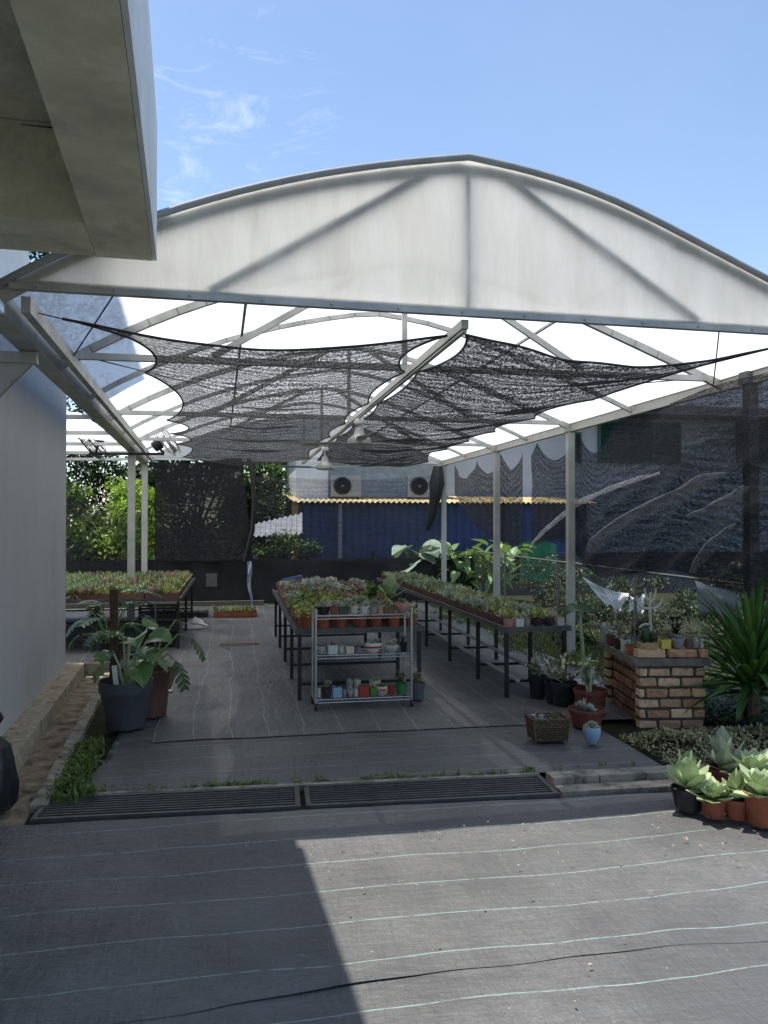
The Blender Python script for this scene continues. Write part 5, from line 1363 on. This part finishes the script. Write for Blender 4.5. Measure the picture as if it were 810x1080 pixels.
# dark plant behind left
th = thing('philodendron', 'dark leafy plant in shade against the wall end', 'potted plant', (-1.42, 9.9, .02))
link('pot', pot_mesh('pot', .12, .16, .28, blackp), th); link('soil', soil_mesh(.13), th, (0, 0, .232))
lv = MB(); st = MB(); r6 = random.Random(12)
for i in range(22):
    a = r6.random()*6.283; x, y, z = math.cos(a)*r6.uniform(.1, .42), math.sin(a)*.3*r6.random(), r6.uniform(.3, .85)
    st.tube([(0, 0, .22), (x*.4, y*.4, z*.7), (x, y, z)], [.008, .007, .004], 5); split_leaf(lv, (x, y, z), a, R(r6.uniform(-30, 30)), .26, .24, R(50), 5, .5)
st.build('stems', leafs['green'], th); lv.build('leaves', M('shade_leaf', (.04,.085,.05), .4, .25, 4, trans=.15), th)
# ================================================================ LEFT TABLE WITH TRAYS
LX1 = -.70
table('plant_table', 'wide low table at back left covered with trays of small succulents', -4.2, LX1, 11.0, 14.9, TZ, (11.1, 12.9, 14.7))
LTm = tray_mesh(.42, .36, .07, M('rust_tray', (.17,.075,.05), .6, .3, 5, objvar=.3))
LK = [('reddish and olive', ['pink','olive','yellow']), ('yellow-green', ['yellow','olive','green']), ('green and frosted', ['green','frost','olive'])]
LTP = [tray_plants(.42, .36, .07, k[1], 400+i, 80, .055) for i, k in enumerate(LK)]
pr = {}
for r_ in range(10):
    for c_ in range(8):
        i = rnd.choice([0, 0, 1, 1, 2]) if c_ > 3 else rnd.choice([2, 2, 1, 0])
        if r_ > 5: i = rnd.choice([2, 2, 0])
        half = 'near' if r_ < 4 else 'rear'
        loc = (LX1-.23-c_*.435, 11.2+r_*.375, TZ); lab = f'rust tray of {LK[i][0]} seedlings, {half} rows of left table'
        if (i, half) not in pr:
            th = thing('seedling_tray', lab, 'seedling tray', loc, 0, 'seedling trays on the left table'); link('tray', LTm, th); link('seedlings', LTP[i], th); pr[(i, half)] = th
        else: dup(pr[(i, half)], loc)
# black crates under the table end
crm = M('black_crate', (.02,.02,.022), .5, .3)
def crate_mesh():
    m = MB(); w, d, h = .5, .36, .13
    m.box(0, w, 0, d, 0, .01)
    for k in range(3):
        z = .012+.042*k
        m.box(0, w, 0, .012, z, z+.026); m.box(0, w, d-.012, d, z, z+.026); m.box(0, .012, .013, d-.013, z, z+.026); m.box(w-.012, w, .013, d-.013, z, z+.026)
    for x in (.0, .16, .32, w-.02): m.box(x, x+.02, -.004, -.0005, .0, h)
    o = m.build('plastic_crate', crm, None); me = o.data; bpy.data.objects.remove(o); return me
CM = crate_mesh()
for i, w in enumerate(('bottom', 'second from bottom', 'third from bottom', 'top')):
    o = bpy.data.objects.new('plastic_crate', CM); COL.objects.link(o); o.location = (-1.26+.01*(i % 2), 11.25, .02+.134*i)
    tag(o, f'black slatted crate, {w} of the stack under the left table', 'crate', 'black crates stacked under the left table')
# tubular frame trolley
tf = thing('trolley', 'grey tubular trolley handle standing before the left table', 'trolley', (-1.18, 10.3, 0))
m = MB(); m.tube([(-.24, 0, .04), (-.24, 0, .62), (-.22, 0, .68), (-.17, 0, .70), (.17, 0, .70), (.22, 0, .68), (.24, 0, .62), (.24, 0, .04)], .013, 8); m.build('handle', M('trolley_tube', (.12,.12,.125), .4, metal=.4), tf, smooth=True)
m = MB(); m.box(-.22, .22, .0, .34, .08, .11); m.build('bed', black_metal, tf)
for x in (-.2, .2):
    for y in (.02, .30):
        m = MB(); m.lathe([(.035, -.012), (.038, 0), (.035, .012)], 14, m=Matrix.Translation((x, y, .04)) @ Matrix.Rotation(R(90), 4, 'Y')); m.build('wheel', black_metal, tf)
# white bag
p = G(206, 663); m = MB()
m.sheet(lambda a, b: (p.x + .20*math.cos(6.283*a)*math.sin(math.pi*(.5+.5*b))*(1+.2*mnoise.noise(Vector((a*5, b*3, 0)))), p.y + .16*math.sin(6.283*a)*math.sin(math.pi*(.5+.5*b))*(1+.2*mnoise.noise(Vector((a*5, b*3, 2)))), .015+.17*b*(1+.25*mnoise.noise(Vector((a*6, b*4, 7))))), 18, 7)
tag(m.build('plastic_bag', WHm, smooth=True), 'crumpled white plastic bag on the mat beside the crates', 'bag')
# tray on the ground at the back and loose batten
tp = G(250, 652)
th = thing('seedling_tray', 'long terracotta tray of yellowish plants on the floor by the back fence', 'seedling tray', (tp.x-.03, tp.y+.2, .02))
link('tray', tray_mesh(.75, .36, .09, terracotta), th); link('seedlings', tray_plants(.75, .36, .09, ['yellow', 'olive', 'frost'], 77, 110, .06), th)
th = thing('seedling_tray', 'grey tray of dark plants on the floor left of the long terracotta tray', 'seedling tray', (tp.x-1.0, tp.y+.3, .02))
link('tray', tray_mesh(1.0, .36, .08, blackp), th); link('seedlings', tray_plants(1.0, .36, .08, ['grey', 'olive', 'frost'], 78, 90, .04), th)
a, b = G(232, 681.5), G(273, 680.5); m = MB(); m.bar((a.x, a.y, .03), (b.x, b.y, .03), .035, .02); tag(m.build('batten', M('pink_wood', (.38,.25,.19), .8)), 'thin pinkish wooden batten lying on the mat', 'batten')
# odd scrap near black pot
p = G(170, 731); m = MB(); m.sheet(lambda a, b: (p.x-.09+.2*a, p.y-.03+.07*b, .022+.008*math.sin(a*7+b*3)), 6, 3); tag(m.build('paper_scrap', WHm), 'white paper scrap on the mat right of the black pot', 'paper')
# blue hose cap on centre table
p = G(303, 615, .86); m = MB(); m.tube([(.72, 11.9, .83), (1.0, 12.0, .88)], .03, 8); tag(m.build('rolled_bag', M('blue_roll', (.06,.12,.3), .5), smooth=True), 'blue rolled bag on pots at the far end of the centre table', 'roll')

# ================================================================ FANS
def ceiling_fan(x, y, zm, label, a0):
    th = thing('ceiling_fan', label, 'ceiling fan', (x, y, zm), R(a0), 'ceiling fans under the centre beam')
    m = MB(); m.tube([(0, 0, .05), (0, 0, ZB-.085-zm)], .012, 8); m.build('rod', white_plastic, th, smooth=True)
    m = MB(); m.lathe([(.02, .16), (.035, .15), (.05, .08), (.06, .06), (.10, .03), (.115, 0), (.115, -.035), (.09, -.05), (.02, -.06)], 24); m.build('motor', white_plastic, th, smooth=True)
    m = MB(); m.lathe([(.02, 0), (.05, -.02), (.055, -.06), (.02, -.07)], 16, (0, 0, ZB-.085-zm)); m.build('canopy_cup', white_plastic, th, smooth=True)
    th.scale = (1.2, 1.2, 1.0)
    for k in range(3):
        m = MB(); rm = Matrix.Rotation(k*2.094, 4, 'Z') @ Matrix.Translation((.11, 0, -.02)) @ Matrix.Rotation(R(12), 4, 'X')
        m.box(0, .08, -.018, .018, -.003, .003, m=rm); pts = [(.07, -.045), (.47, -.062), (.52, -.04), (.52, .04), (.47, .062), (.07, .045)]
        top = [rm @ Vector((x_, y_, .007)) for x_, y_ in pts]; bot = [rm @ Vector((x_, y_, .003)) for x_, y_ in pts]
        m.face(top); m.face(list(reversed(bot)))
        for i in range(6): m.face([bot[i], bot[(i+1) % 6], top[(i+1) % 6], top[i]])
        m.build('blade', white_plastic, th)
c1 = PY(382, 465, 9.0); ceiling_fan(XC, 9.0, c1.z, 'white ceiling fan, the nearer one hanging from the centre beam', 25)
c2 = PY(344, 492, 12.5); ceiling_fan(XC, 12.5, c2.z, 'white ceiling fan, the farther one near the back nets', 70)
# wall fans at left
def wall_fan(c, tilt, yaw, label, dark):
    th = thing('wall_fan', label, 'fan', c, 0, 'fans fixed at the far left posts')
    rm = Matrix.Rotation(R(yaw), 4, 'Z') @ Matrix.Rotation(R(tilt), 4, 'Y')
    m = MB(); m.lathe([(.04, -.19), (.085, -.18), (.09, -.06), (.05, -.03)], 16, m=rm); m.build('motor', black_metal, th, smooth=True)
    m = MB()
    for r_, z in ((.30, .0), (.30, .10), (.20, .13), (.10, .14), (.20, -.04), (.25, .12)):
        m.tube([rm @ Vector((r_*math.cos(6.283*i/28), r_*math.sin(6.283*i/28), z)) for i in range(29)], .006, 5, cap=False)
    for i in range(24):
        a = 6.283*i/24; m.tube([rm @ Vector((.04*math.cos(a), .04*math.sin(a), .14)), rm @ Vector((.2*math.cos(a), .2*math.sin(a), .13)), rm @ Vector((.30*math.cos(a), .30*math.sin(a), .10)), rm @ Vector((.30*math.cos(a), .30*math.sin(a), 0)), rm @ Vector((.08*math.cos(a), .08*math.sin(a), -.04))], .003, 4)
    m.build('cage', black_metal if dark else chrome, th)
    m = MB()
    for k in range(3):
        for s_ in range(1):
            a = k*2.094; m.face([rm @ Vector((r_*math.cos(a+o_), r_*math.sin(a+o_), .05+z)) for r_, o_, z in ((.04, -.3, .02), (.27, -.35, .03), (.28, .3, -.02), (.04, .4, -.02))])
    m.build('blades', black_metal if dark else M('fan_blade', (.35,.35,.34), .4), th)
    m = MB(); m.bar((0, 0, 0) if False else tuple(rm @ Vector((0, 0, -.12))), (0, .05, -.02-.16), .03, .03); m.build('bracket', black_metal, th)
w1 = PY(172, 465, 13.2); wall_fan(w1, 52, 8, 'grey cage fan tilted upward right of the far left posts', False)
w2 = PY(100, 466, 13.2); wall_fan(w2, -130, -6, 'dark cage fan tilted downward left of the far left posts', True)
y = 13.2; m = MB(); m.bar((w2.x-.1, y+.1, w2.z-.18), (w1.x, y+.1, w1.z-.2), .05, .04); m.bar((w1.x, y+.05, w1.z-.22), (w1.x, y+.05, w1.z-.16), .03, .03)
tag(m.build('fan_bar', black_metal), 'black crossbar carrying the two cage fans at the left posts', 'bar')

# ================================================================ TIED BLACK BUNDLE AT LEFT EDGE
m = MB(); c = G(-22, 868); r7 = random.Random(1)
prof = [(.12, 0), (.155, .05), (.165, .18), (.15, .34), (.125, .44), (.06, .50), (.04, .525), (.055, .56), (.085, .61), (.07, .65), (.02, .67)]
def fn(a, b):
    i = b*(len(prof)-1); k = min(int(i), len(prof)-2); f = i-k; r_ = lerp(prof[k][0], prof[k+1][0], f); z = lerp(prof[k][1], prof[k+1][1], f)
    an = 6.283*a; r_ *= 1 + .10*mnoise.noise(Vector((math.cos(an)*2.2, math.sin(an)*2.2, z*4))) + .06*math.sin(an*7+z*3)
    r_ *= .95; return (c.x + r_*math.cos(an), c.y+.15 + r_*math.sin(an), .01+z*.88)
m.sheet(fn, 48, 40); tag(m.build('plastic_sack', M('black_sack', (.015,.016,.02), .35, .3, 4, .2, 20), smooth=True, angle=0), 'black plastic sack tied at the neck at the lower left edge', 'sack')

bpy.context.view_layer.update()
